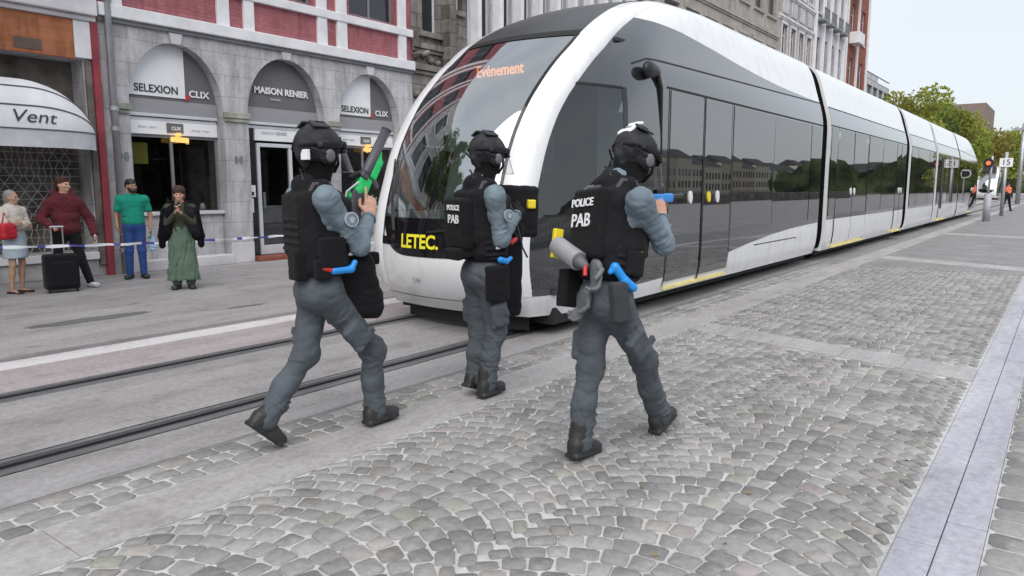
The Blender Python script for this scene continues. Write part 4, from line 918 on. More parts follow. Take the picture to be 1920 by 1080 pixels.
bl = house('brown_apartment_block', 'plain brown flat-roofed block rising behind the trees', -14, 170, 190, 17.5, mat('brown_render', (.22, .17, .145), .85), winrow(171, 189, 6, 1.4, 9, 10.6)+winrow(171, 189, 6, 1.4, 12.4, 14), M['dframe'], None, xb=-30, cornice=False)
# ================================================================== STREET FURNITURE
sp_ = empty('signal_post', (-2.93, 40, 0), 'tram signal with a lit red lamp on a grey post by the tram tail', 'traffic light')
MB().tube([(-2.93, 40, 0), (-2.93, 40, 1.25)], .15, 14).build('bollard_base', mat('lilac_grey_paint', (.36, .36, .42), .5), sp_, smooth=True)
MB().tube([(-2.93, 40, 1.25), (-2.88, 40, 2.95)], .05, 12).build('post', M['galv'], sp_, smooth=True)
hd_ = MB().disc((-3.0, 39.95, 2.62), (0, -1, 0), .21, .2, 20).build('signal_head', M['black'], sp_); MB().disc((-3.0, 39.74, 2.62), (0, -1, 0), .1, .02, 16).build('lamp', emis('signal_lamp', (1, .3, .12), .55), hd_)
s2 = empty('sign_post', (-2.82, 47.8, 0), 'grey post carrying a small white sign numbered 15', 'road sign')
MB().tube([(-2.82, 47.8, 0), (-2.82, 47.8, 3.4)], .09, 12).build('post', M['galv'], s2, smooth=True); q = MB().box(-3.1, -2.5, 47.68, 47.7, 2.62, 3.08).build('sign_plate', M['signw'], s2); text('15', (-2.8, 47.67, 2.85), (1, 0, 0), (0, 0, 1), .42, M['signk'], q)
lp = empty('lamp_mast', (-3.6, 80, 0), 'tall grey lamp mast beyond the officer in the orange vest', 'street lamp')
MB().tube([(-3.6, 80, 0), (-3.6, 80, 6.9)], [.2, .13], 12).build('mast', M['galv'], lp, smooth=True); MB().box(-4.4, -2.6, 79.8, 80.2, 6.5, 6.7).box(-3.75, -3.45, 79.8, 80.2, 6.7, 7.1).build('lamp_head', M['galv'], lp)
s3 = empty('round_sign', (-1.5, 60, 0), 'round dark sign with a white rim on a post at the right edge', 'road sign')
MB().tube([(-2.2, 60, 0), (-2.2, 60, 2.5)], .05, 10).build('post', M['galv'], s3); q = MB().disc((-2.2, 59.93, 2.45), (0, -1, 0), .3, .02, 20).build('rim', M['whitep'], s3); MB().disc((-2.2, 59.9, 2.45), (0, -1, 0), .22, .02, 20).build('face', M['black'], s3)
# police tape
tp = []; 
N = 60
for i in range(N+1):
    t = i/N; y = 2.6+(8.9-2.6)*t; z = .80-.13*t-.05*math.sin(t*math.pi); tp.append([(-11.6, y, z-.018+.008*math.sin(i*1.3)), (-11.6+.012*math.sin(i*.9), y, z+.018+.008*math.sin(i*1.1))])
fmi = [1 if (i % 10) in (0, 1, 6) else 0 for i in range(N)]
to = mk('police_tape', [p for r in tp for p in r], [(2*i, 2*i+2, 2*i+3, 2*i+1) for i in range(N)], None, mats=[mat('tape_white', (.78, .79, .84), .4), mat('tape_blue', (.09, .08, .33), .4)], fm=fmi)
tag(to, 'blue and white police tape stretched in front of the four bystanders', 'barrier tape')
for (x, y, r_) in ((-9.6, 4.1, 1), (-9.2, 8.2, 1)): pass
# ================================================================== PEOPLE (distance fields meshed with surface nets)
def surfnet(F, o, h):
    ins = F < 0; nx, ny, nz = F.shape; N = nx*ny*nz
    acc = np.zeros((N, 3)); cnt = np.zeros(N); quads = []
    lin = lambda i, j, k: (i*ny+j)*nz+k
    for ax in range(3):
        a = [slice(None)]*3; b = [slice(None)]*3; a[ax] = slice(0, -1); b[ax] = slice(1, None)
        cr_ = ins[tuple(a)] != ins[tuple(b)]; I = np.argwhere(cr_)
        if len(I) == 0: continue
        J = I.copy(); J[:, ax] += 1
        fa = F[I[:, 0], I[:, 1], I[:, 2]]; fb = F[J[:, 0], J[:, 1], J[:, 2]]; t = fa/(fa-fb)
        P = I.astype(float); P[:, ax] += t; flip = fa < 0
        u, v = (ax+1) % 3, (ax+2) % 3; cells = []
        for du, dv in ((0, 0), (-1, 0), (-1, -1), (0, -1)):
            K = I.copy(); K[:, u] += du; K[:, v] += dv; ok = (K >= 0).all(1); L = lin(K[:, 0], K[:, 1], K[:, 2]); cells.append(L)
            np.add.at(acc, L[ok], P[ok]); np.add.at(cnt, L[ok], 1)
        Q = np.stack(cells, 1); good = (I[:, u] > 0) & (I[:, v] > 0); Q = Q[good]; fl = flip[good]; Q[~fl] = Q[~fl][:, ::-1]; quads.append(Q)
    Q = np.concatenate(quads); used = np.unique(Q); mp_ = np.full(N, -1, np.int64); mp_[used] = np.arange(len(used))
    V = acc[used]/cnt[used][:, None]*h+o; return V, mp_[Q]
def nrm(a): a = np.array(a, float); return a/(np.linalg.norm(a)+1e-12)
class SD:
    """list of solids: cones, ellipsoids, rounded boxes; smooth union, then cuts"""
    def __init__(s): s.p = []
    def cone(s, a, b, ra, rb, k=.03, flat=None): s.p.append(('c', np.array(a, float), np.array(b, float), ra, rb, k, flat)); return s
    def ell(s, c, ax, r, k=.03): s.p.append(('e', np.array(c, float), ax, np.array(r, float), None, k, None)); return s
    def box(s, c, ax, hv, rd, k=.02): s.p.append(('b', np.array(c, float), ax, np.array(hv, float), rd, k, None)); return s
    def cut(s, c, n): s.p.append(('cut', np.array(c, float), nrm(n), 0, 0, 0, None)); return s
    def mesh(s, vox, folds=0, seed=1, grow=0, fscale=60, vert=False):
        lo = np.full(3, 1e9); hi = -lo; bbs = []
        for q in s.p:
            if q[0] == 'cut': bbs.append(None); continue
            if q[0] == 'c': r = max(q[3], q[4])*(1 if q[6] is None else max(1, q[6][1])); l = np.minimum(q[1], q[2])-r; h_ = np.maximum(q[1], q[2])+r
            else:
                r = np.linalg.norm(q[3])+(q[4] or 0) if q[0] == 'b' else max(q[3]); l = q[1]-r; h_ = q[1]+r
            m = .05+q[5]+abs(grow)+folds; bbs.append((l-m, h_+m)); lo = np.minimum(lo, l-grow-folds-3*vox); hi = np.maximum(hi, h_+grow+folds+3*vox)
        n = np.ceil((hi-lo)/vox).astype(int)+1; F = np.full(n, .12, np.float32)
        for q, bb in zip(s.p, bbs):
            if bb is None: i0 = np.zeros(3, int); i1 = n
            else: i0 = np.maximum(0, np.floor((bb[0]-lo)/vox).astype(int)); i1 = np.minimum(n, np.ceil((bb[1]-lo)/vox).astype(int)+1)
            g = [lo[a]+vox*np.arange(i0[a], i1[a]) for a in range(3)]; X, Y, Z = np.meshgrid(*g, indexing='ij', sparse=True)
            sl_ = tuple(slice(i0[a], i1[a]) for a in range(3))
            if q[0] == 'cut': d = (X-q[1][0])*q[2][0]+(Y-q[1][1])*q[2][1]+(Z-q[1][2])*q[2][2]; F[sl_] = np.maximum(F[sl_], d-0); continue
            if q[0] == 'c':
                a, b = q[1], q[2]; ab = b-a; px_, py_, pz_ = X-a[0], Y-a[1], Z-a[2]; L2 = ab@ab+1e-12
                if q[6] is not None:
                    nn, sc_ = q[6]; dn = px_*nn[0]+py_*nn[1]+pz_*nn[2]; kf = (1/sc_-1); px_ = px_+dn*nn[0]*kf; py_ = py_+dn*nn[1]*kf; pz_ = pz_+dn*nn[2]*kf
                t = np.clip((px_*ab[0]+py_*ab[1]+pz_*ab[2])/L2, 0, 1)
                d = np.sqrt((px_-t*ab[0])**2+(py_-t*ab[1])**2+(pz_-t*ab[2])**2)-(q[3]+(q[4]-q[3])*t)
                if q[6] is not None and q[6][1] < 1: d = d*(.5+.5*q[6][1])
            else:
                A = q[2]; u = [(X-q[1][0])*A[i][0]+(Y-q[1][1])*A[i][1]+(Z-q[1][2])*A[i][2] for i in range(3)]
                if q[0] == 'e':
                    r = q[3]; k0 = np.sqrt(sum((u[i]/r[i])**2 for i in range(3)))+1e-9; k1 = np.sqrt(sum((u[i]/r[i]**2)**2 for i in range(3)))+1e-9; d = k0*(k0-1)/k1
                else:
                    e = [np.abs(u[i])-(q[3][i]-q[4]) for i in range(3)]; d = np.sqrt(sum(np.maximum(x, 0)**2 for x in e))+np.minimum(np.maximum(e[0], np.maximum(e[1], e[2])), 0)-q[4]
            k = q[5]; f = F[sl_]; hh = np.maximum(k-np.abs(f-d), 0)/max(k, 1e-6); F[sl_] = np.minimum(f, d)-hh*hh*k*.25
        if grow: F -= grow
        if folds:
            rg = np.random.default_rng(seed); g = [lo[a]+vox*np.arange(n[a]) for a in range(3)]; X, Y, Z = np.meshgrid(*g, indexing='ij', sparse=True); W = 0
            w1 = np.sin(X*9+Y*7+seed)+np.sin(Y*8-Z*6+seed*.3)
            for i in range(7):      # narrow creases, each kept to its own patches, over a slow swell
                tx, ty = rg.normal(size=2)*.65; kz = fscale*rg.uniform(.8, 1.7)*rg.choice([-1, 1]); kx, ky = tx*fscale, ty*fscale
                if vert: kx, ky, kz = kx*2.2, ky*2.2, kz*.08
                ph = .5*(kx*X+ky*Y+kz*Z)+rg.uniform(0, 6)+w1*1.3; m_ = np.clip(np.sin(X*rg.uniform(7, 15)+Y*rg.uniform(7, 15)+Z*rg.uniform(5, 12)*rg.choice([-1, 1])+rg.uniform(0, 6))+.25, 0, 1)
                W = W+m_*(2.6*np.exp(-(np.sin(ph)/.33)**2)-.7)
            W = W*1.0
            F += (W*folds/3).astype(np.float32)
        return surfnet(F, lo, vox)
    def build(s, name, m, parent, vox=.009, folds=0, seed=1, grow=0, fscale=60, vert=False, mats=None, fmf=None):
        V, Q = s.mesh(vox, folds, seed, grow, fscale, vert); fm = None
        if fmf is not None: fm = fmf(V[Q].mean(1))
        return mk(name, V, Q.tolist(), m, parent, smooth=True, mats=mats, fm=fm)
M['skin'] = NT('skin'); _t = M['skin']; _n = _t.noise(_t.obj(), 30, 4); _t.bsdf(_t.mix(_n, (.50, .27, .19), (.60, .36, .27)), .5, 0, .4); _t.b.inputs['Subsurface Weight'].default_value = .15; _t.b.inputs['Subsurface Radius'].default_value = (.02, .008, .005); _t.bump(_n, .15, .002); M['skin'] = _t.m
M['skin2'] = mat('skin_tan', (.36, .20, .13), .5, var=.1, vs=20); M['skin3'] = mat('skin_olive', (.46, .28, .19), .5, var=.1, vs=20)
def cloth(name, c, c2=None, rough=.85, weave=260, bump=.25, var=.12):
    t = NT(name); a = t.noise(t.obj(), 5, 5, .6); rr = t.t.nodes.new('ShaderNodeValToRGB'); rr.color_ramp.elements[0].position = .36; rr.color_ramp.elements[1].position = .66; t.l(a, rr.inputs[0])
    cc = t.mix(rr.outputs[0], c2 or sc3(c, 1-var), sc3(c, 1+var)); f = t.noise(t.obj(), weave, 3); cc = t.mix(.25, cc, f, 'OVERLAY'); t.bsdf(cc, rough, 0, .15, 0, .05)
    t.bump(t.math('ADD', t.math('MULTIPLY', t.noise(t.obj((1, 1, 1.7)), 8, 3, .55, 'RIDGED_MULTIFRACTAL'), .35), t.math('MULTIPLY', f, .12)), bump*2.4, .03); return t.m
M['trou'] = cloth('uniform_trousers', (.094, .108, .128), (.07, .082, .092)); M['shirt'] = cloth('uniform_shirt', (.185, .235, .28), (.14, .18, .215))
M['vest'] = cloth('vest_nylon', (.012, .012, .0145), rough=.8); M['vest2'] = cloth('pouch_nylon', (.0105, .010, .012), rough=.8); M['bala'] = cloth('balaclava_knit', (.004, .004, .0045))
M['boot'] = mat('boot_leather', (.028, .029, .03), .55, var=.3, vs=14, bump=.3, bs=60); M['helm'] = mat('helmet_shell', (.009, .009, .011), .8, vs=13, bump=.4, bs=70, c2=(.032, .033, .038))
M['strap'] = cloth('grey_webbing', (.09, .085, .095)); M['patch'] = mat('patch_silver', (.36, .39, .43), .6, var=.1); M['gunp'] = mat('weapon_grey', (.085, .08, .10), .42, var=.15); M['kit'] = mat('kit_grey', (.13, .135, .15), .55, var=.2)
def hand(S, wr, d, pn, side_, curl=(.9, 1.0, 1.05, 1.1), sc_=1.0, thumb=.7, index=None):
    """palm from wrist wr along d, pn = palm normal (curl direction), side_ = direction of the thumb"""
    d = nrm(d); pn = np.array(pn, float); pn = nrm(pn-d*(pn@d)); sd = nrm(np.cross(d, pn)); sd = sd if sd@np.array(side_, float) > 0 else -sd
    ax = [sd, d, pn]; c = np.array(wr, float)+d*.05*sc_; S.box(c, ax, np.array([.041, .05, .014])*sc_, .012, .012); S.cone(wr, np.array(wr)+d*.03*sc_, .027*sc_, .024*sc_, .02, (pn, .7))
    L = [(.045, .027, .022), (.05, .031, .024), (.046, .029, .023), (.036, .022, .02)]
    for i in range(4):
        b = np.array(wr, float)+d*.095*sc_+sd*(.031-.0205*i)*sc_; cu = curl[i] if not (i == 0 and index is not None) else index; ang = cu*.55; r = (.0098, .0098, .0093, .0083)[i]*sc_
        for k in range(3):
            dd = d*math.cos(ang)+pn*math.sin(ang)+sd*(.05-.035*i)*(1 if cu < .5 else 0); e = b+nrm(dd)*L[i][k]*sc_; S.cone(b, e, r, r*.92, .006); b = e; r *= .92; ang += cu*1.05
    b = np.array(wr, float)+d*.03*sc_+sd*.034*sc_; dd = nrm(d*.75+sd*.75+pn*.25); e = b+dd*.042*sc_; S.cone(b, e, .0135*sc_, .0115*sc_, .012); dd = nrm(d*1.0+sd*(.5-thumb)+pn*thumb*.9); e2 = e+dd*.032*sc_; S.cone(e, e2, .0112*sc_, .0105*sc_, .006)
    dd = nrm(d*.9-sd*thumb*.5+pn*thumb); S.cone(e2, e2+dd*.026*sc_, .0103*sc_, .0088*sc_, .006)
def frame(up, fwd): up = nrm(up); f = np.array(fwd, float); f = nrm(f-up*(f@up)); r = np.cross(f, up); return [r, f, up]      # right, forward, up
def head(S, c, A, sc_=1.0, face=True):
    r, f, u = A; c = np.array(c, float); q = lambda x, y, z: c+r*x*sc_+f*y*sc_+u*z*sc_
    S.ell(q(0, -.012, .03), A, np.array([.077, .096, .095])*sc_, .02); S.ell(q(0, .022, -.035), A, np.array([.058, .068, .078])*sc_, .03); S.ell(q(0, .05, -.082), A, np.array([.03, .028, .026])*sc_, .03)
    if face:
        S.cone(q(0, .088, .005), q(0, .112, -.03), .009*sc_, .014*sc_, .012); S.ell(q(0, .084, -.066), A, np.array([.024, .014, .009])*sc_, .008)
        for k in (-1, 1):
            S.ell(q(k*.028, .08, .03), A, np.array([.022, .012, .008])*sc_, .012); S.ell(q(k*.045, .062, -.018), A, np.array([.022, .02, .02])*sc_, .02); S.ell(q(k*.077, -.005, -.008), A, np.array([.01, .02, .031])*sc_, .008)
def limb(S, a, b, c, r0, r1, r2, r3, k=.03, flat=None): S.cone(a, b, r0, r1, k); S.cone(b, c, r2, r3, k)
def eyes(P, A, c, root, sc_=1.0):
    r, f, u = A; c = np.array(c, float)
    for k in (-1, 1):
        p = c+(r*k*.029+f*.083+u*.012)*sc_; b = bmesh.new(); bmesh.ops.create_icosphere(b, subdivisions=2, radius=.0115*sc_); V = [np.array(v.co)+p for v in b.verts]; F = [tuple(v.index for v in fc.verts) for fc in b.faces]; b.free(); mk('eye', V, F, M['signk'], root, smooth=True)
# -------------------------------------------------- officers
FX = np.array([1., 0, 0]); FY = np.array([0, 1., 0]); FZ = np.array([0, 0, 1.])
def boot(S, an, toe, heelz=0):
    an = np.array(an, float); toe = np.array(toe, float); d = nrm(toe-an*np.array([1, 1, 0])-np.array([0, 0, toe[2]])) 
def bootmesh(root, an, pitch, yaw=0, name='boot'):
    """an = ankle; pitch > 0 lifts the heel; yaw turns the toes"""
    f = np.array([math.sin(yaw), math.cos(yaw), 0]); u = FZ; r = np.cross(f, u); ca, sa = math.cos(pitch), math.sin(pitch); ff = f*ca-u*sa; uu = u*ca+f*sa; A = [r, ff, uu]; an = np.array(an, float); q = lambda x, y, z: an+r*x+ff*y+uu*z
    S = SD(); S.cone(q(0, -.01, .09), q(0, -.02, 0), .058, .056, .02); S.box(q(0, -.045, -.035), A, (.041, .045, .045), .03, .03); S.cone(q(0, 0, -.02), q(0, .09, -.05), .05, .042, .03); S.ell(q(0, .13, -.052), A, (.051, .075, .036), .03); S.box(q(0, .045, -.082), A, (.046, .135, .013), .01, .012)
    return S.build(name, M['boot'], root, .007, folds=.0012, fscale=70)
M['vp'] = cloth('velcro_grey', (.05, .052, .06))
def helmet(root, c, A, flip=0, patchm='patch', visor=1, whitetop=False, earcup=True):
    r, f, u = A; c = np.array(c, float); q = lambda x, y, z: c+r*x+f*y+u*z
    S = SD(); S.ell(q(0, -.015, .045), A, (.119, .147, .122), .01); S.box(q(0, .118, .055), A, (.05, .018, .03), .012, .015); S.box(q(0, -.13, .03), A, (.05, .02, .035), .015, .02)
    for k in (-1, 1): S.box(q(k*.112, -.005, .035), A, (.012, .085, .014), .008, .006); S.ell(q(k*.1, -.02, -.025), A, (.036, .048, .052), .02)
    S.cone(q(-.03, .0, .165), q(.03, .0, .165), .012, .012, .006); S.cone(q(0, .06, .155), q(0, -.08, .15), .013, .013, .008); S.cone(q(0, -.14, -.02), q(0, -.1, -.075), .028, .024, .02)
    h = S.build('helmet', M['helm'], root, .0065, folds=.001, fscale=80)
    b = MB(); b.tube([q(.104, .05, -.01), q(.085, .07, -.07), q(.02, .09, -.115), q(-.02, .09, -.115), q(-.085, .07, -.07), q(-.104, .05, -.01)], .009, 6); b.build('chin_strap', M['black'], h, smooth=True)
    for k in (-1, 1):
        MB().obox(q(k*.125, .0, .035), r, f, u, .008, .06, .015).build('rail', M['blackm'], h, bevel=.003); MB().tube([q(k*.128, -.0, -.02), q(k*.135, -.06, -.01), q(k*.1, -.13, .02)], .006, 6).build('cable', M['black'], h)
        MB().obox(q(k*.06, -.04, .16), r*.85+u*k*-.5, f, u*.85+r*k*.5, .034, .055, .006).build('velcro_pad', M['vp'], h, bevel=.003)
    MB().obox(q(0, .135, .075), r, f, u, .02, .012, .022).build('front_mount', M['blackm'], h, bevel=.003); MB().obox(q(.035, -.03, .168), r, f, u, .02, .03, .01).build('strobe', M['blackm'], h, bevel=.003)
    MB().tube([q(.118*math.sin(t), -.012+.146*math.cos(t), .045+.012*math.cos(t)) for t in np.linspace(-2.9, 2.9, 25)], .012, 6).build('goggle_strap', M['vest2'], h, smooth=True)
    SD().box(q(0, .135, .04), A, (.075, .02, .03), .018, .01).build('goggles', M['blackm'], h, .006)
    for k in (-1, 1): SD().ell(q(k*.132, -.02, -.025), A, (.014, .034, .04), .01).build('ear_cup', M['kit'], h, .006)
    if visor:
        P = []
        for t in np.linspace(-1, 1, 15):
            a = t*1.15; P.append([q(.135*math.sin(a), .02+.14*math.cos(a)+w_*.055, -.0-w_*.12+.005) for w_ in np.linspace(0, 1, 5)])
        grid(np.array(P), 'visor', M['clear'], h); b = MB(); b.tube([p[0] for p in P], .011, 6); b.build('visor_frame', M['blackm'], h, smooth=True); b = MB(); b.tube([p[-1] for p in P], .005, 6); b.build('visor_edge', M['clear'], h, smooth=True)
    return h, q
def torso_parts(J):
    up = nrm(J['nk']-J['pe']); rr = nrm(J['rs']-J['ls']); f = nrm(np.cross(up, rr)); r = np.cross(f, up); return [r, f, up]
def webbing(root, L):
    b = MB()
    for c, a1, a2, a3, h1, h2, h3 in L: b.obox(c, a1, a2, a3, h1, h2, h3)
    return b.build('webbing', M['web'], root, bevel=.002)
M['web'] = cloth('webbing_nylon', (.018, .018, .021), rough=.8)
def officer(label, J, A_head, gloves=False, seed=1, rh=None, lh=None, boots=None, collar='vest'):
    root = empty('person', (float(J['pe'][0]), float(J['pe'][1]), 0), label, 'police officer', 'armed officers walking beside the tram')
    A = torso_parts(J); r, f, u = A; nk, pe = J['nk'], J['pe']; mid = (nk+pe)/2
    ch = pe+(nk-pe)*.68; wa = pe+(nk-pe)*.33
    # body: one continuous surface, skin
    B = SD(); head(B, J['hd'], A_head, 1.0); B.cone(nk-u*.04, J['hd']-A_head[2]*.06, .055, .052, .03)
    B.ell(ch, A, (.165, .105, .2), .05); B.ell(wa, A, (.145, .1, .16), .05); B.ell(pe, A, (.16, .11, .12), .05)
    for s_ in 'rl':
        B.cone(J[s_+'s'], J[s_+'e'], .05, .04, .05); B.cone(J[s_+'e'], J[s_+'w'], .04, .027, .02); B.cone(pe+r*(.09 if s_ == 'r' else -.09)-u*.03, J[s_+'k'], .085, .055, .05); B.cone(J[s_+'k'], J[s_+'a'], .055, .035, .02)
        fd = boots[s_][1]; ff = np.array([0, math.cos(fd), -math.sin(fd)]); B.cone(J[s_+'a']+ff*-.01, J[s_+'a']+ff*.07-FZ*.03*math.cos(fd), .03, .022, .02)
        if (rh if s_ == 'r' else lh): hand(B, J[s_+'w'], **(rh if s_ == 'r' else lh))
    B.build('body', M['skin'], root, .0068)
    # trousers
    T = SD(); T.ell(pe+u*.02, A, (.168, .125, .13), .06); T.ell(pe-f*.035-u*.03, A, (.158, .118, .11), .06)
    for s_, k in (('r', 1), ('l', -1)):
        hp_ = pe+r*.092*k-u*.05; kn = J[s_+'k']; an = J[s_+'a']; T.cone(hp_, kn, .10, .070, .05); T.ell(kn+f*.01, [r, f, u], (.069, .073, .085), .04)
        m_ = (kn+an)/2; T.cone(kn, m_-f*.012, .069, .067, .04); T.cone(m_-f*.012, an-nrm(kn-an)*.015, .067, .068, .04); sd_ = (kn+hp_)/2+r*k*.085-u*.06; ul = nrm(hp_-kn); rl = nrm(r-ul*(r@ul)); T.box(sd_, [rl, np.cross(ul, rl), ul], (.03, .07, .09), .02, .03)
    rf = random.Random(seed)
    def collars(S_, a, b, r0, n, w_, amp):
        ax = nrm(np.array(b)-np.array(a)); e1 = nrm(np.cross(ax, f+r*.3)); 
        for i_ in range(n):
            t_ = (i_+rf.uniform(.2, .8))/n; tilt_ = rf.uniform(-.38, .38); an_ = rf.uniform(0, 6.28); e2 = np.cross(ax, e1); d1 = e1*math.cos(an_)+e2*math.sin(an_); A_ = frame(ax+d1*tilt_, np.cross(ax, d1)); S_.ell(lerp(a, b, t_)+d1*rf.uniform(-.008, .008), A_, (r0+amp, r0+amp, w_), .007)
    for s_ in 'rl':
        kn = J[s_+'k']; an = J[s_+'a']; hp_ = pe+r*(.09 if s_ == 'r' else -.09)-u*.05
        collars(T, lerp(kn, hp_, .16), lerp(kn, an, .2), .071, 4, .011, .004); collars(T, lerp(kn, an, .6), lerp(kn, an, 1.0), .067, 5, .010, .006); collars(T, lerp(hp_, kn, .1), lerp(hp_, kn, .3), .093, 2, .012, .003)
    T.build('trousers', M['trou'], root, .008, folds=.0048, seed=seed, fscale=38)
    # shirt: sleeves and shoulders
    S = SD(); S.ell(ch+u*.02, A, (.185, .125, .2), .05); S.ell(wa, A, (.165, .12, .15), .05); S.cone(nk-u*.05, nk+u*.02, .085, .07, .04)
    for s_, k in (('r', 1), ('l', -1)):
        S.ell(J[s_+'s']+u*.005, A, (.062, .07, .068), .06); S.cone(J[s_+'s'], J[s_+'e'], .063, .054, .05); S.ell(J[s_+'e'], A, (.054, .056, .054), .03); S.cone(J[s_+'e'], J[s_+'w']-nrm(J[s_+'w']-J[s_+'e'])*.02, .054, .04, .03)
    for s_ in 'rl':
        collars(S, lerp(J[s_+'e'], J[s_+'s'], .35), J[s_+'e'], .058, 3, .010, .004); collars(S, lerp(J[s_+'e'], J[s_+'w'], .1), lerp(J[s_+'e'], J[s_+'w'], .6), .05, 3, .009, .004)
    S.build('shirt', M['shirt'], root, .008, folds=.0042, seed=seed+5, fscale=44)
    # vest
    V = SD(); V.box(ch-u*.03, A, (.172, .138, .19), .07, .04); V.box(wa+u*.0, A, (.172, .138, .13), .07, .05); V.box(ch-f*.13-u*.04, A, (.135, .04, .19), .03, .03); V.box(ch+f*.13-u*.05, A, (.13, .05, .16), .03, .03)
    for k in (-1, 1): V.cone(nk-f*.1+r*k*.09-u*.1, nk+r*k*.105-u*.01, .045, .034, .03, (r, 1)); V.cone(nk+r*k*.105-u*.01, nk+f*.12+r*k*.08-u*.12, .034, .04, .03)
    V.cone(nk-f*.07-u*.02, nk+f*.0+u*.015, .08, .07, .03)
    vo = V.build('vest', M['vest'], root, .0085, folds=.003, seed=seed+9, fscale=34)
    Bt = SD(); Bt.ell(pe+u*.105, A, (.188, .145, .032), .02)
    Bt.build('belt', M['vest2'], root, .009)
    webbing(root, [(ch-f*.172-u*(.0+.045*i), r, f, u, .12, .004, .011) for i in range(5)]+[(wa+r*k*.178+u*(.06-.045*i), f, r, u, .09, .004, .011) for i in range(4) for k in (-1, 1)])
    for s_, k in (('r', 1), ('l', -1)):
        kn = J[s_+'k']; hp_ = pe+r*.092*k-u*.05; ul = nrm(hp_-kn); rl = nrm(r-ul*(r@ul)); fl = np.cross(ul, rl); c_ = lerp(kn, hp_, .36)+rl*k*.098; MB().obox(c_, rl, fl, ul, .012, .07, .022).build('pocket_flap', M['trou'], root, bevel=.005)
        cf = lerp(J[s_+'e'], J[s_+'w'], .9); du = nrm(J[s_+'w']-J[s_+'e']); da = nrm(np.cross(du, FZ)); db = np.cross(du, da); MB().tube([cf+(da*math.cos(t)+db*math.sin(t))*.0445 for t in np.linspace(0, 2*math.pi, 19)], .006, 6, False).build('cuff', M['shirt'], root, smooth=True)
    for k in (-1, 1):
        MB().tube([nk+r*k*.11-f*.135-u*.13, nk+r*k*.115-f*.06-u*.0, nk+r*k*.115+f*.03+u*.005, nk+r*k*.105+f*.12-u*.1], .014, 8).build('shoulder_strap', M['strap'], root, smooth=True)
    MB().tube([nk+r*.06-f*.1+u*.02, nk+r*.02-f*.09+u*.06, nk-r*.03-f*.08+u*.09], .007, 6).build('radio_cable', M['black'], root, smooth=True)
    for s_ in 'rl': bootmesh(root, J[s_+'a'], boots[s_][1], boots[s_][2])
    K = SD(); head(K, J['hd'], A_head, 1.0, False); K.ell(J['hd']+A_head[1]*.09-A_head[2]*.02, A_head, (.02, .025, .035), .02); K.cone(nk-u*.02, J['hd']-A_head[2]*.05, .075, .07, .04); K.build('balaclava', M['bala'], root, .008, folds=.0015, grow=.009, fscale=60)
    return root, A, dict(ch=ch, wa=wa, pe=pe, nk=nk, vest=vo)
def pouch(root, c, A, hv, m='vest2', name='pouch', rd=.012): return SD().box(c, A, hv, rd, .01).build(name, M[m], root, .006, folds=.0012, fscale=60)
def shoulder_patch(root, c, n, up, r_=.044):
    n = nrm(n); c = np.array(c, float); b = MB().disc(c-n*.008, n, r_, .012, 28).build('badge', M['patch'], root); MB().disc(c+n*.0045, n, r_*.82, .002, 28).build('badge_field', M['shirt'], b)
    up = nrm(np.array(up)-n*(np.array(up)@n)); a = np.cross(up, n); q = MB()
    for i in (-2, -1, 0, 1, 2): q.tube([c+n*.007-up*.02+a*i*.003, c+n*.007+a*i*.008+up*(.018-abs(i)*.004)], .0028, 6)
    q.build('badge_emblem', M['patch'], b)
def backtext(root, c, xd, ud, size):
    for s_, dz, k in (('POLICE', .62, .6), ('PAB', -.35, 1.0)): text(s_, np.array(c)+np.array(ud)*dz*size, xd, ud, size*k, M['signw'], root, th=.002, bold=.0015)
def lerp(a, b, t): return np.array(a)+(np.array(b)-np.array(a))*t
# ---- O1: left officer, launcher held up
X0 = -3.62
J1 = dict(hd=(-3.62, 2.90, 1.775), nk=(-3.62, 2.86, 1.585), rs=(-3.425, 2.78, 1.50), ls=(-3.81, 2.88, 1.51), re=(-3.40, 3.00, 1.215), rw=(-3.53, 3.20, 1.385), le=(-3.80, 3.12, 1.28), lw=(-3.70, 3.28, 1.50), pe=(-3.62, 2.87, .96), rk=(-3.53, 3.20, .52), ra=(-3.56, 3.235, .115), lk=(-3.70, 2.80, .54), la=(-3.71, 2.515, .205))
J1 = {k: np.array(v) for k, v in J1.items()}
Ah = frame(FZ, (.05, 1, 0))
o1, A, q1 = officer('armed officer left of the tram nose holding a green launcher upright', J1, Ah, seed=3,
    rh=dict(d=(-.12, .25, 1), pn=(-.85, .35, -.1), side_=(0, -1, .3), curl=(.25, 1.25, 1.3, 1.35), index=.12, thumb=.5), lh=dict(d=(.1, .2, 1), pn=(.9, .1, 0), side_=(0, -1, 0)),
    boots=dict(r=(0, 0.0, 0), l=(0, .75, .1)))
r, f, u = A; h1, hq = helmet(o1, J1['hd'], Ah)
MB().obox(hq(.055, -.14, -.02), Ah[0], Ah[1], Ah[2], .03, .012, .03).build('patch', M['signw'], h1, bevel=.002)
shoulder_patch(o1, lerp(J1['rs'], J1['re'], .42)+np.array([.082, .012, 0]), (1, -.25, .15), (0, .1, 1))
pouch(o1, q1['pe']-f*.16+r*.06+u*.15, A, (.06, .04, .085)); pouch(o1, q1['pe']+r*.18-f*.06+u*.13, A, (.03, .05, .06)); pouch(o1, q1['wa']+r*.19+u*.02, A, (.03, .08, .09))
tq = SD().cone(q1['pe']+r*.20-f*.0+u*.12, q1['pe']+r*.205+f*.11+u*.12, .024, .022, .01).cone(q1['pe']+r*.205+f*.11+u*.12, q1['pe']+r*.205+f*.135+u*.16, .02, .017, .01).build('blue_grip', M['blue'], o1, .006)
SD().cone(q1['pe']+r*.2-f*.06+u*.14, q1['pe']+r*.2-f*.01+u*.125, .018, .018, .01).build('red_tab', M['red'], o1, .006)
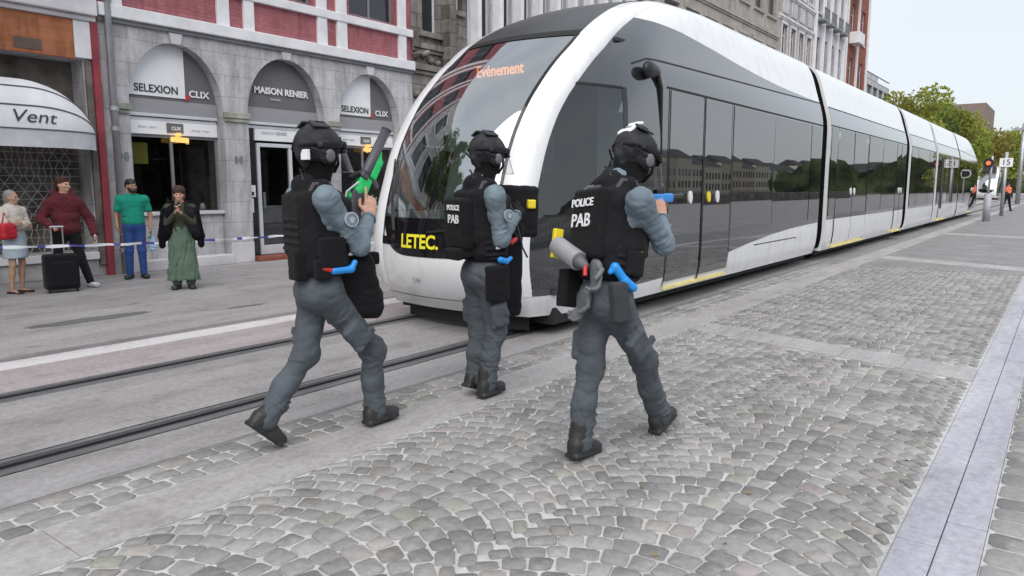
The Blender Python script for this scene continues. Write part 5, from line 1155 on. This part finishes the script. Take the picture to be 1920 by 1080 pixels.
# bag slung in front of the hips
bg = SD().box((-3.50, 3.06, .96), frame((0, -.25, 1), (.6, 1, 0)), (.06, .13, .19), .045, .03).box((-3.52, 3.10, .84), frame((0, .1, 1), (.6, 1, 0)), (.06, .13, .09), .04, .04).build('hip_bag', M['vest2'], o1, .008, folds=.006, fscale=30)
MB().tube([(-3.52, 3.1, 1.12), (-3.5, 3.02, 1.3), (-3.5, 2.95, 1.45), (-3.56, 2.85, 1.585)], .014, 6).build('sling', M['strap'], o1, smooth=True)
pouch(o1, (-3.50, 3.20, 1.12), A, (.03, .03, .04))
# launcher: grey barrel, green receiver, dark stock
g1 = empty('launcher', (-3.62, 3.2, 1.4), 'green and grey launcher pointed upward in the hand of the left officer', 'launcher')
b0 = np.array([-3.62, 3.265, 1.665]); b1 = np.array([-3.60, 3.43, 1.935]); dr = nrm(b1-b0); pn_ = nrm(np.cross(dr, FX)); AX = [FX, nrm(np.cross(dr, FX)), dr]
MB().tube([b0-dr*.02, b0, b0+dr*.04, b1], [.03, .034, .031, .031], 18).tube([b1-dr*.003, b1+dr*.006], [.034, .034], 18).build('barrel', M['gunp'], g1, smooth=True)
gp = nrm(np.cross(FX, dr)); gp = gp if gp[1] > 0 else -gp
SD().box(b0+gp*.055+dr*.055, [FX, gp, dr], (.022, .03, .075), .012, .01).cone(b0+gp*.06+dr*.09, b0+gp*.035+dr*.16, .024, .015, .01).build('fore_grip', M['green'], g1, .005)
SD().box(b0+gp*.02-dr*.10, [FX, gp, dr], (.024, .052, .075), .014, .01).cone(b0-dr*.14-gp*.0, b0-dr*.2-gp*.03, .034, .026, .02).build('receiver', M['green'], g1, .005)
SD().box(b0+gp*.08-dr*.02, [FX, nrm(gp-dr*.6), nrm(dr+gp*.6)], (.022, .055, .018), .01, .01).box(b0-gp*.01-dr*.035, [FX, gp, dr], (.03, .03, .02), .008, .006).build('hinge', M['gunp'], g1, .005)
st0 = b0-dr*.19+gp*.01; SD().box(lerp(st0, (-3.60, 3.14, 1.36), .45), [FX, nrm(np.cross(FX, nrm(st0-np.array([-3.60, 3.14, 1.36])))), nrm(st0-np.array([-3.60, 3.14, 1.36]))], (.022, .05, .11), .015, .01).build('stock', M['gunp'], g1, .006)
MB().tube([b0-dr*.1-gp*.04+FX*.03, b0-dr*.2-gp*.09+FX*.03, b0-dr*.27-gp*.07+FX*.03, b0-dr*.27-gp*.0+FX*.03, b0-dr*.2+gp*.02+FX*.03], .006, 6).build('cord', M['trimw'], g1, smooth=True)
SD().cone(b0-gp*.05-dr*.05, b0-gp*.09-dr*.1, .02, .016, .01).cone(b0-gp*.06-dr*.08, b0-gp*.05-dr*.15, .014, .012, .01).build('sight', M['blackm'], g1, .005)
# ---- O2: middle officer
X0 = -3.42
J2 = dict(hd=(-3.42, 4.27, 1.79), nk=(-3.42, 4.19, 1.60), rs=(-3.225, 4.10, 1.505), ls=(-3.61, 4.22, 1.51), re=(-3.215, 4.16, 1.20), rw=(-3.30, 4.46, 1.37), le=(-3.62, 4.40, 1.25), lw=(-3.50, 4.56, 1.42), pe=(-3.42, 4.20, .95), rk=(-3.345, 4.255, .50), ra=(-3.37, 4.18, .115), lk=(-3.50, 4.25, .50), la=(-3.50, 4.20, .14))
J2 = {k: np.array(v) for k, v in J2.items()}; Ah = frame((0, .05, 1), (.15, 1, -.05))
o2, A, q2 = officer('middle armed officer, side-on before the tram windscreen, black shield bag at the chest', J2, Ah, seed=13,
    rh=dict(d=(-.3, .8, .5), pn=(-.9, .1, -.4), side_=(0, 0, 1), curl=(.7, .9, 1, 1)), lh=dict(d=(.3, .6, .5), pn=(.9, 0, 0), side_=(0, 0, 1)),
    boots=dict(r=(0, 0, 0), l=(0, .35, .05)))
r, f, u = A; h2, hq = helmet(o2, J2['hd'], Ah)
hd_g = SD(); hand(hd_g, J2['rw'], (-.3, .8, .5), (-.9, .1, -.4), (0, 0, 1), (.7, .9, 1, 1)); hd_g.build('glove', M['vest2'], o2, .006, grow=.004)
shoulder_patch(o2, lerp(J2['rs'], J2['re'], .45)+np.array([.084, .02, 0]), (1, -.2, .15), (0, .1, 1))
bp = pouch(o2, q2['ch']-f*.205-u*.08, A, (.14, .045, .185), name='back_pack', rd=.035)
backtext(bp, q2['ch']-f*.254-u*.02+r*.01, r, u, .085)
pouch(o2, q2['pe']-f*.2+u*.16+r*.02, [r, nrm(f+u*.2), nrm(u-f*.2)], (.09, .09, .04)); hol = pouch(o2, q2['pe']+r*.185-u*.07, A, (.035, .09, .13), name='holster', rd=.02)
SD().cone(q2['pe']+r*.2+f*.02+u*.1, q2['pe']+r*.2+f*.07+u*.085, .024, .022, .01).cone(q2['pe']+r*.2+f*.07+u*.085, q2['pe']+r*.2+f*.11+u*.105, .018, .016, .01).build('blue_grip', M['blue'], o2, .006)
MB().obox(q2['wa']+r*.2-u*.02, r, f, u, .004, .016, .016).build('white_tag', M['signw'], o2); SD().cone(q2['wa']+f*.16+r*.14-u*.0, q2['wa']+f*.2+r*.14+u*.02, .02, .016, .01).build('red_tab', M['red'], o2, .007)
MB().tube([(-3.34, 4.2, 1.6), (-3.28, 4.32, 1.48), (-3.3, 4.44, 1.32), (-3.32, 4.55, 1.12)], .011, 6).build('sling', M['strap'], o2, smooth=True)
sg2 = empty('shield_bag', (-3.45, 4.6, .9), 'folded black ballistic shield bag held against the middle officer', 'shield bag')
AS = frame((0, .04, 1), (.5, 1, 0)); SD().box((-3.45, 4.62, 1.38), AS, (.06, .20, .2), .035, .03).box((-3.42, 4.52, .93), AS, (.05, .10, .36), .03, .04).build('bag', M['vest'], sg2, .009, folds=.005, fscale=20)
SD().box((-3.345, 4.70, 1.435), AS, (.03, .035, .035), .01, .01).build('yellow_tab', M['yellow'], sg2, .006)
MB().tube([(-3.36, 4.45, 1.3), (-3.36, 4.6, 1.12), (-3.36, 4.68, 1.02)], .008, 6).build('strap', M['strap'], sg2)
# ---- O3: right officer from behind, aiming
J3 = dict(hd=(-2.06, 3.96, 1.735), nk=(-2.08, 3.79, 1.585), rs=(-1.87, 3.66, 1.49), ls=(-2.27, 3.84, 1.50), re=(-1.84, 3.91, 1.24), rw=(-1.965, 4.13, 1.385), le=(-2.3, 4.08, 1.27), lw=(-2.14, 4.28, 1.42), pe=(-2.07, 3.66, .945), rk=(-1.96, 3.93, .54), ra=(-1.985, 4.215, .12), lk=(-2.15, 3.63, .53), la=(-2.145, 3.52, .115))
J3 = {k: np.array(v) for k, v in J3.items()}; Ah = frame((0.05, .3, 1), (.25, 1, -.25))
o3, A, q3 = officer('right-hand armed officer seen from behind, leaning forward and aiming, white PAB on back', J3, Ah, seed=23,
    rh=dict(d=(-.25, .2, 1), pn=(-.8, .4, -.1), side_=(0, -1, .3), curl=(.6, 1.1, 1.2, 1.2)), lh=dict(d=(.4, .7, .1), pn=(.4, 0, .8), side_=(-.8, .4, 0), curl=(.8, .9, .9, .9)),
    boots=dict(r=(0, -.22, 0), l=(0, .12, .05)))
r, f, u = A; h3, hq = helmet(o3, J3['hd'], Ah)
n3 = nrm(Ah[2]*.62-Ah[1]*.72-Ah[0]*.1); u3 = nrm(Ah[1]*.72+Ah[2]*.62); x3 = nrm(np.cross(u3, n3)); wc = hq(-.02, -.095, .145)
wt = SD().box(wc, [x3, u3, n3], (.055, .042, .012), .01, .01).box(wc+u3*.07+n3*.004-x3*-.01, [x3, nrm(u3-n3*.5), nrm(n3+u3*.5)], (.04, .03, .01), .008, .01).build('white_cover', M['signw'], h3, .005)
text('POLICE', wc+n3*.014, x3, u3, .026, M['signk'], wt, th=.001)
bp = pouch(o3, q3['ch']-f*.175-u*.05, A, (.142, .034, .20), name='back_panel', rd=.03); backtext(bp, q3['ch']-f*.2135-u*.0-r*.03, r, u, .105)
MB().tube([q3['ch']-r*.15-f*.19+u*.07, q3['ch']-r*.03-f*.185+u*.15, q3['nk']+r*.06-f*.105-u*.03, q3['nk']+r*.12-f*.0-u*.02, q3['nk']+r*.13+f*.1-u*.1], .013, 8).build('sling', M['strap'], o3, smooth=True)
pouch(o3, q3['wa']+r*.185-u*.02+f*.03, A, (.02, .06, .07)); pouch(o3, q3['pe']-r*.17-f*.14+u*.03, A, (.05, .06, .11))
# canister, gloves, holster on the belt
cn = empty('gas_canister', (-2.2, 3.45, 1.1), 'pale grey canister strapped across the lower back of the right officer', 'canister')
c0 = q3['pe']-r*.20-f*.24+u*.27; c1 = q3['pe']+r*.03-f*.235+u*.175; MB().tube([c0, c0+(c1-c0)*.02, c1], [.05, .055, .055], 20).build('cylinder', mat('canister_grey', (.33, .33, .34), .45), cn, smooth=True, autos=40); MB().tube([c1, lerp(c1, c0, -.12), lerp(c1, c0, -.3)], [.046, .03, .02], 14).build('cap', M['kit'], cn, smooth=True)
MB().obox(c0+u*.01-r*.005, r, f, u, .016, .03, .085).build('yellow_band', M['yellow'], cn, bevel=.006)
MB().tube([c1+r*.06-u*.01, c1+r*.07-u*.08], .013, 8).build('red_strap', M['red'], o3)
for dx, dz, ang in ((.10, .14, .3), (.05, -.02, -.4)):
    gl = SD(); hand(gl, q3['pe']-f*.175+r*dx+u*(dz+.03), -u+r*ang, -f, r, (.5, .6, .7, .6)); gl.build('glove', M['kit'], o3, .006, grow=.003)
hs = SD().box(q3['pe']+r*.19-f*.05-u*.03, [r, nrm(f+u*.25), nrm(u-f*.25)], (.03, .055, .115), .02, .02).build('holster', M['vp'], o3, .007)
SD().cone(q3['pe']+r*.18-f*.10+u*.16, q3['pe']+r*.19-f*.03+u*.09, .026, .024, .012).cone(q3['pe']+r*.19-f*.03+u*.09, q3['pe']+r*.195+f*.03+u*.06, .028, .024, .012).cone(q3['pe']+r*.18-f*.10+u*.16, q3['pe']+r*.17-f*.12+u*.13, .02, .016, .01).build('blue_grip', M['blue'], o3, .006)
SD().box(q3['wa']+r*.19+f*.06+u*.02, A, (.012, .022, .03), .006, .01).build('yellow_tab', M['yellow'], o3, .006)
g3 = empty('launcher', (-2.0, 4.3, 1.45), 'blue and black weapon aimed ahead by the right officer', 'launcher')
SD().box((-2.02, 4.24, 1.50), [FX, FY, FZ], (.02, .14, .028), .012, .01).cone((-2.005, 4.2, 1.48), (-1.99, 4.17, 1.41), .02, .017, .01).build('receiver', M['blue'], g3, .006)
MB().tube([(-2.02, 4.0, 1.49), (-2.02, 4.3, 1.505), (-2.02, 4.55, 1.515)], [.018, .015, .014], 12).obox((-2.02, 4.02, 1.47), FX, FY, FZ, .0135, .02, .045).obox((-2.02, 4.2, 1.535), FX, FY, FZ, .014, .05, .016).build('barrel', M['blackm'], g3)
# -------------------------------------------------- bystanders
def bystander(label, base, yaw, H, cfg, cat='person', group=None):
    """local frame: right, forward, up scaled to height H"""
    f = np.array([math.sin(yaw), math.cos(yaw), 0]); r = np.cross(f, FZ); base = np.array([base[0], base[1], 0.]); k = H/1.75
    q = lambda p: base+(r*p[0]+f*p[1]+FZ*p[2])*k
    root = empty('person', tuple(base), label, cat, group); A = [r, f, FZ]; hy = cfg.get('head', 0); hp_ = cfg.get('hpitch', 0)
    fh = f*math.cos(hy)+r*math.sin(hy); Ahd = frame(FZ+fh*hp_, fh-FZ*hp_)
    P = dict(hd=(0, .02, 1.62), nk=(0, -.01, 1.47), rs=(.19, 0, 1.40), ls=(-.19, 0, 1.40), re=(.25, -.02, 1.12), le=(-.25, -.02, 1.12), rw=(.26, .06, .87), lw=(-.26, .06, .87), pe=(0, 0, .95), rk=(.1, .02, .50), lk=(-.1, .02, .5), ra=(.11, -.02, .09), la=(-.11, -.02, .09)); P.update(cfg.get('P', {}))
    J = {n: q(v) for n, v in P.items()}; bw = cfg.get('bulk', 1.0); B = SD(); head(B, J['hd'], Ahd, k); B.cone(J['nk']-FZ*.04, J['hd']-Ahd[2]*.05, .055*k, .05*k, .03)
    ch = lerp(J['pe'], J['nk'], .68); wa = lerp(J['pe'], J['nk'], .33)
    B.ell(ch, A, (.155*bw*k, .1*bw*k, .2), .05); B.ell(wa, A, (.135*bw*k, .1*bw*k, .15), .05); B.ell(J['pe'], A, (.155*bw*k, .11*bw*k, .12), .05); HV = cfg.get('hands', {})
    for s_, kk in (('r', 1), ('l', -1)):
        B.cone(J[s_+'s'], J[s_+'e'], .045*k, .036*k, .05); B.cone(J[s_+'e'], J[s_+'w'], .036*k, .025*k, .02); B.cone(J['pe']+r*.085*kk*k, J[s_+'k'], .08*k, .05*k, .05); B.cone(J[s_+'k'], lerp(J[s_+'k'], J[s_+'a'], .4)-f*.01, .05*k, .05*k, .02); B.cone(lerp(J[s_+'k'], J[s_+'a'], .4)-f*.01, J[s_+'a'], .05*k, .03*k, .02)
        ty = cfg.get('toe', {}).get(s_, .25*kk); tf = f*math.cos(ty)+r*math.sin(ty); B.cone(J[s_+'a']-tf*.02-FZ*.04, J[s_+'a']+tf*.12-FZ*.055, .027*k, .02*k, .02)
        d = nrm(J[s_+'w']-J[s_+'e']); hv = HV.get(s_, {}); hd = hv.get('d'); hd = (r*hd[0]+f*hd[1]+FZ*hd[2]) if hd is not None else d
        pn = hv.get('pn', (-kk, .2, 0)); pn = r*pn[0]+f*pn[1]+FZ*pn[2]; hand(B, J[s_+'w'], hd, pn, hv.get('side', f), hv.get('curl', (.45, .5, .55, .6)), .95*k)
        sh = SD(); sh.box(J[s_+'a']+tf*.045-FZ*.045*1, [np.cross(tf, FZ), tf, FZ], (.045, .13, .04), .035, .02).cone(J[s_+'a']-tf*.02+FZ*.01, J[s_+'a']-tf*.03-FZ*.04, .043, .04, .02)
        if cfg.get('shoe', 'boot'): sh.cut(J[s_+'a']+FZ*-.083, -FZ); sh.build('shoe', M[cfg.get('shoe', 'boot')], root, .009)
    B.build('body', M[cfg.get('skin', 'skin')], root, .009); eyes(P, Ahd, J['hd'], root, k)
    return root, J, A, Ahd, q, ch, wa, k
def top(root, J, A, ch, wa, k, m, bulk=1.0, sleeve='long', length=.0, folds=.007, seed=1, name='top', vox=.011):
    S = SD(); r, f, u = A; S.ell(ch+u*.02, A, (.18*bulk*k, .125*bulk*k, .19), .06); S.ell(wa, A, (.165*bulk*k, .13*bulk*k, .17), .06); S.ell(J['pe']+u*(.05-length), A, (.17*bulk*k, .13*bulk*k, .1+length*.6), .06); S.cone(J['nk']-u*.08, J['nk']-u*.015, .1*k, .065*k, .03)
    for s_ in 'rl':
        e = J[s_+'e']; w_ = J[s_+'w']; S.ell(J[s_+'s']-u*.01, A, (.07*bulk*k, .075*bulk*k, .075*k), .05)
        if sleeve == 'long': S.cone(J[s_+'s'], e, .068*bulk*k, .058*bulk*k, .04); S.cone(e, lerp(w_, e, .06), .057*bulk*k, .042*bulk*k, .03)
        else: m_ = lerp(J[s_+'s'], e, .62); S.cone(J[s_+'s'], m_, .066*k, .062*k, .04)
    S.cut(J['pe']-u*(.08+length*1.5), -u); return S.build(name, M[m], root, vox, folds=folds*.55, seed=seed, fscale=44)
def trousers(root, J, A, k, m, bulk=1.0, seed=1, name='trousers'):
    S = SD(); r, f, u = A; S.ell(J['pe'], A, (.165*bulk*k, .125*bulk*k, .13), .05)
    for s_, kk in (('r', 1), ('l', -1)): S.cone(J['pe']+r*.085*kk*k-u*.04, J[s_+'k'], .098*bulk*k, .07*k, .05); S.cone(J[s_+'k'], J[s_+'a']+u*.0, .07*k, .056*k, .03)
    return S.build(name, M[m], root, .011, folds=.0035, seed=seed, fscale=44)
def hair(root, J, Ahd, k, m, parts, cutz=None, name='hair', folds=.003):
    S = SD(); r, f, u = Ahd
    for c, rad in parts: S.ell(J['hd']+(r*c[0]+f*c[1]+u*c[2])*k, Ahd, np.array(rad)*k, .02)
    return S.build(name, M[m], root, .008, folds=folds, fscale=70)
for n_, c_ in (('burg', (.105, .022, .03)), ('teal', (.015, .27, .19)), ('jean', (.035, .08, .26)), ('cream', (.62, .58, .52)), ('ltblue', (.42, .50, .58)), ('olive', (.055, .062, .04)), ('sage', (.11, .165, .125)), ('blackc', (.014, .014, .018)), ('navy', (.016, .018, .035))): M[n_] = cloth(n_+'_cloth', c_)
M['hairb'] = mat('hair_brown', (.045, .018, .012), .6, var=.3, vs=30, bump=.6, bs=90); M['hairk'] = mat('hair_black', (.012, .01, .01), .5, bump=.5, bs=90); M['hairg'] = mat('hair_grey', (.26, .24, .23), .6, var=.3, bump=.6, bs=90); M['sneak'] = mat('sneaker_white', (.6, .6, .62), .5, var=.3, vs=20)
GP = 'bystanders standing behind the police tape'
# woman in the cream cardigan, looking at the man
W, J, A, H_, q, ch, wa, k = bystander('grey-haired woman in cream cardigan and pale blue skirt with arms crossed and a red handbag', (-12.4, 4.28), R(62), 1.52, dict(head=-.2, skin='skin3', shoe=None, P=dict(re=(.24, .06, 1.13), le=(-.24, .06, 1.13), rw=(-.02, .2, 1.14), lw=(.04, .22, 1.19)), hands=dict(r=dict(d=(-1, .1, .1), pn=(0, -1, 0), side=FZ), l=dict(d=(1, .1, 0), pn=(0, -1, 0), side=FZ))), group=GP)
top(W, J, A, ch, wa, k, 'cream', 1.08, length=.06, seed=4, name='cardigan', folds=.009)
S = SD(); S.cone(J['pe']-FZ*.0, J['pe']-FZ*.26, .17, .185, .04, (A[1], .75)); S.cut(J['pe']-FZ*.3, -FZ); S.build('skirt', M['ltblue'], W, .011, folds=.003)
hair(W, J, H_, k, 'hairg', [((0, -.03, .05), (.086, .1, .088)), ((0, -.075, -.01), (.07, .06, .08)), ((0, -.1, -.07), (.03, .03, .05))])
for s_ in 'rl': bx_ = SD().box(J[s_+'a']+A[1]*.05-FZ*.062, [A[0], A[1], FZ], (.042, .12, .018), .012, .01).build('sandal', M['hairb'], W, .008)
hbg = empty('handbag', (-12.25, 4.05, .8), 'red handbag hanging on the arm of the woman in the cream cardigan', 'handbag')
SD().box((-12.2, 4.13, .93), [A[0], A[1], FZ], (.13, .07, .12), .05, .02).build('bag', mat('red_leather', (.5, .012, .03), .4, bump=.2), hbg, .008, folds=.003); MB().tube([(-12.22, 4.08, 1.02), (-12.24, 4.12, 1.2), (-12.26, 4.2, 1.02)], .01, 8).build('handle', M['red'], hbg, smooth=True)
# man with suitcase
W, J, A, H_, q, ch, wa, k = bystander('heavy man in a baggy burgundy hoodie and black trousers, one hand on a suitcase', (-12.35, 4.98), R(105), 1.72, dict(head=-.75, bulk=1.25, shoe='sneak', toe=dict(r=.5, l=-.5), P=dict(rs=(.19, 0, 1.34), ls=(-.19, 0, 1.34), re=(.33, .0, 1.1), rw=(.22, .22, .99), le=(-.34, -.02, 1.08), lw=(-.37, .08, .84), rk=(.14, .02, .5), lk=(-.16, .03, .5), ra=(.22, -.0, .09), la=(-.27, .05, .09)), hands=dict(r=dict(d=(-.3, .8, 0), pn=(0, 0, -1), side=A[0], curl=(.9, 1, 1, 1)))), group=GP)
top(W, J, A, ch, wa, k, 'burg', 1.22, length=.05, seed=8, folds=.012, name='hoodie', vox=.013); trousers(W, J, A, k, 'blackc', 1.08, 3)
SD().cone(J['nk']-A[1]*.08+FZ*.02-A[0]*.1, J['nk']-A[1]*.08+FZ*.02+A[0]*.1, .07, .07, .04).cone(J['nk']-A[0]*.11+FZ*.0, J['nk']+A[1]*.09-FZ*.05, .05, .04, .04).cone(J['nk']+A[0]*.11, J['nk']+A[1]*.09-FZ*.05, .05, .04, .04).build('hood', M['burg'], W, .011, folds=.004)
hair(W, J, H_, k, 'hairb', [((0, -.025, .06), (.09, .105, .082)), ((0, -.06, 0), (.084, .07, .07)), ((.0, .04, .1), (.075, .05, .04))])
SD().box(J['lw']-FZ*.04+A[1]*.03, A, (.02, .04, .045), .01, .01).build('phone_case', M['chrome'], W, .008)
sc_ = empty('suitcase', (-12.0, 4.72, 0), 'black wheeled suitcase with its silver handle pulled up, in front of the burgundy hoodie', 'suitcase')
ax_ = frame(FZ, (math.sin(R(100)), math.cos(R(100)), 0)); cs_ = np.array([-12.0, 4.72, .31]); SD().box(cs_, ax_, (.225, .13, .265), .045, .01).box(cs_+ax_[1]*.13-FZ*.03, ax_, (.17, .025, .18), .02, .01).build('case', cloth('suitcase_cloth', (.012, .012, .014)), sc_, .01)
q_ = MB()
for k_ in (-.075, .075): q_.tube([cs_+ax_[0]*k_-ax_[1]*.08+FZ*.25, cs_+ax_[0]*k_*1.0-ax_[1]*.08+FZ*.66], .012, 8)
q_.tube([cs_-ax_[0]*.09-ax_[1]*.08+FZ*.665, cs_+ax_[0]*.09-ax_[1]*.08+FZ*.665], .018, 8).build('pull_handle', M['chrome'], sc_)
for k_ in (-.18, .18): MB().disc(cs_+ax_[0]*k_-FZ*.28+ax_[1]*.08-ax_[0]*.015, ax_[0], .032, .03, 16).build('wheel', M['rubber'], sc_)
# man in the teal tee
W, J, A, H_, q, ch, wa, k = bystander('bearded man in a teal tee shirt and blue jeans holding a pale blue cloth', (-12.72, 6.2), R(118), 1.70, dict(head=-.55, skin='skin2', toe=dict(r=.35, l=-.35), P=dict(re=(.27, .0, 1.12), rw=(.25, .1, .92), le=(-.27, -.02, 1.12), lw=(-.26, .06, .88))), group=GP)
top(W, J, A, ch, wa, k, 'teal', 1.05, 'short', seed=14, name='tee_shirt', folds=.008); trousers(W, J, A, k, 'jean', 1.0, 5, 'jeans')
hair(W, J, H_, k, 'hairk', [((0, -.02, .055), (.084, .104, .08)), ((0, -.06, .01), (.08, .065, .06))]); S = SD(); r_, f_, u_ = H_; S.ell(J['hd']+f_*.05-u_*.075, H_, (.055, .055, .04), .02); S.ell(J['hd']+f_*.02-u_*.05, H_, (.073, .05, .04), .02); S.build('beard', M['hairk'], W, .008, folds=.003, fscale=80)
S = SD(); S.cone(J['lw']-FZ*.04, J['lw']-FZ*.32-A[0]*.02, .035, .06, .02, (A[1], .5)); S.build('folded_cloth', mat('pale_blue_cloth', (.33, .5, .66), .8), W, .01, folds=.012)
# woman with phone
W, J, A, H_, q, ch, wa, k = bystander('woman in black jacket, brown cap and long sage green skirt filming with her phone', (-10.85, 6.0), R(124), 1.56, dict(head=0, hpitch=-.0, P=dict(re=(.2, .1, 1.14), rw=(.045, .27, 1.33), le=(-.2, .1, 1.14), lw=(-.045, .27, 1.31)), hands=dict(r=dict(d=(-.3, .35, 1), pn=(-1, .1, 0), side=-FY), l=dict(d=(.3, .35, 1), pn=(1, .1, 0), side=-FY))), group=GP)
top(W, J, A, ch, wa, k, 'olive', .92, seed=24, name='blouse')
r_, f_, u_ = A; S = SD()
for kk in (1, -1):
    S.ell(J['rs' if kk > 0 else 'ls']-FZ*.05-r_*kk*.01, A, (.08, .09, .09), .06); S.cone(ch+r_*kk*.16-f_*.03, J['pe']+r_*kk*.2-FZ*.02, .085, .075, .05); S.cone(ch+r_*kk*.2+FZ*.02, J['pe']+r_*kk*.27-FZ*.03, .075, .062, .05); S.cone(J['pe']+r_*kk*.27-FZ*.03, J['pe']+r_*kk*.275-FZ*.17, .055, .045, .03)
S.box(ch-f_*.09-FZ*.1, A, (.2, .05, .3), .05, .05)
for kk in (1, -1): S.cone(J['nk']+r_*kk*.07+f_*.02, ch+r_*kk*.135+f_*.10, .04, .05, .04); S.cone(ch+r_*kk*.135+f_*.10, J['pe']+r_*kk*.17+f_*.1+FZ*.05, .05, .05, .04); S.build('jacket', M['blackc'], W, .011, folds=.004, seed=6, fscale=44)
S = SD(); S.cone(J['pe']+FZ*.04, J['pe']-FZ*.14, .15, .175, .04, (f_, .8)); S.cone(J['pe']-FZ*.12, J['pe']-FZ*.66, .17, .235, .04, (f_, .7)); S.cut(J['pe']-FZ*.70, -FZ); S.build('long_skirt', M['sage'], W, .01, folds=.014, seed=9, fscale=26, vert=True)
S = SD()
for kk, s_ in ((1, 'r'), (-1, 'l')): S.cone(J[s_+'k']-FZ*.1, J[s_+'a']+FZ*.03, .075, .07, .02)
S.build('under_trousers', M['sage'], W, .01, folds=.004, seed=5)
S = SD(); S.ell(J['hd']-H_[1]*.015+H_[2]*.07, H_, (.092, .108, .08), .02); S.ell(J['hd']-H_[1]*.05-H_[2]*.02, H_, (.09, .075, .11), .02); S.build('brown_cap', mat('cap_brown', (.06, .03, .025), .9, bump=.3), W, .008, folds=.003)
ph = empty('phone', tuple(q((0, .31, 1.43))), 'black phone held up in both hands by the woman in the black jacket', 'phone'); pc = q((0, .325, 1.43)); MB().obox(pc, A[0], A[1], A[2], .036, .005, .075).build('phone_body', M['black'], ph, bevel=.004); MB().obox(pc+A[1]*.006+A[0]*.02+FZ*.055, A[0], A[1], A[2], .01, .003, .012).build('camera_lens', M['chrome'], ph)
# far person in the orange vest
W, J, A, H_, q, ch, wa, k = bystander('distant officer in an orange vest and dark trousers with legs apart near the sign post', (-3.15, 57.5), R(150), 1.78, dict(P=dict(rk=(.16, .0, .5), lk=(-.16, 0, .5), ra=(.3, 0, .09), la=(-.25, 0, .09), re=(.3, .05, 1.15), rw=(.12, .25, 1.2))), group=None)
top(W, J, A, ch, wa, k, 'blackc', 1.0, seed=2, vox=.016); SD().box(ch+FZ*.0, A, (.19, .15, .22), .09, .02).build('vest', M['orange'], W, .016); trousers(W, J, A, k, 'blackc', 1.1, 2); hair(W, J, H_, k, 'hairk', [((0, -.02, .05), (.09, .105, .09))])
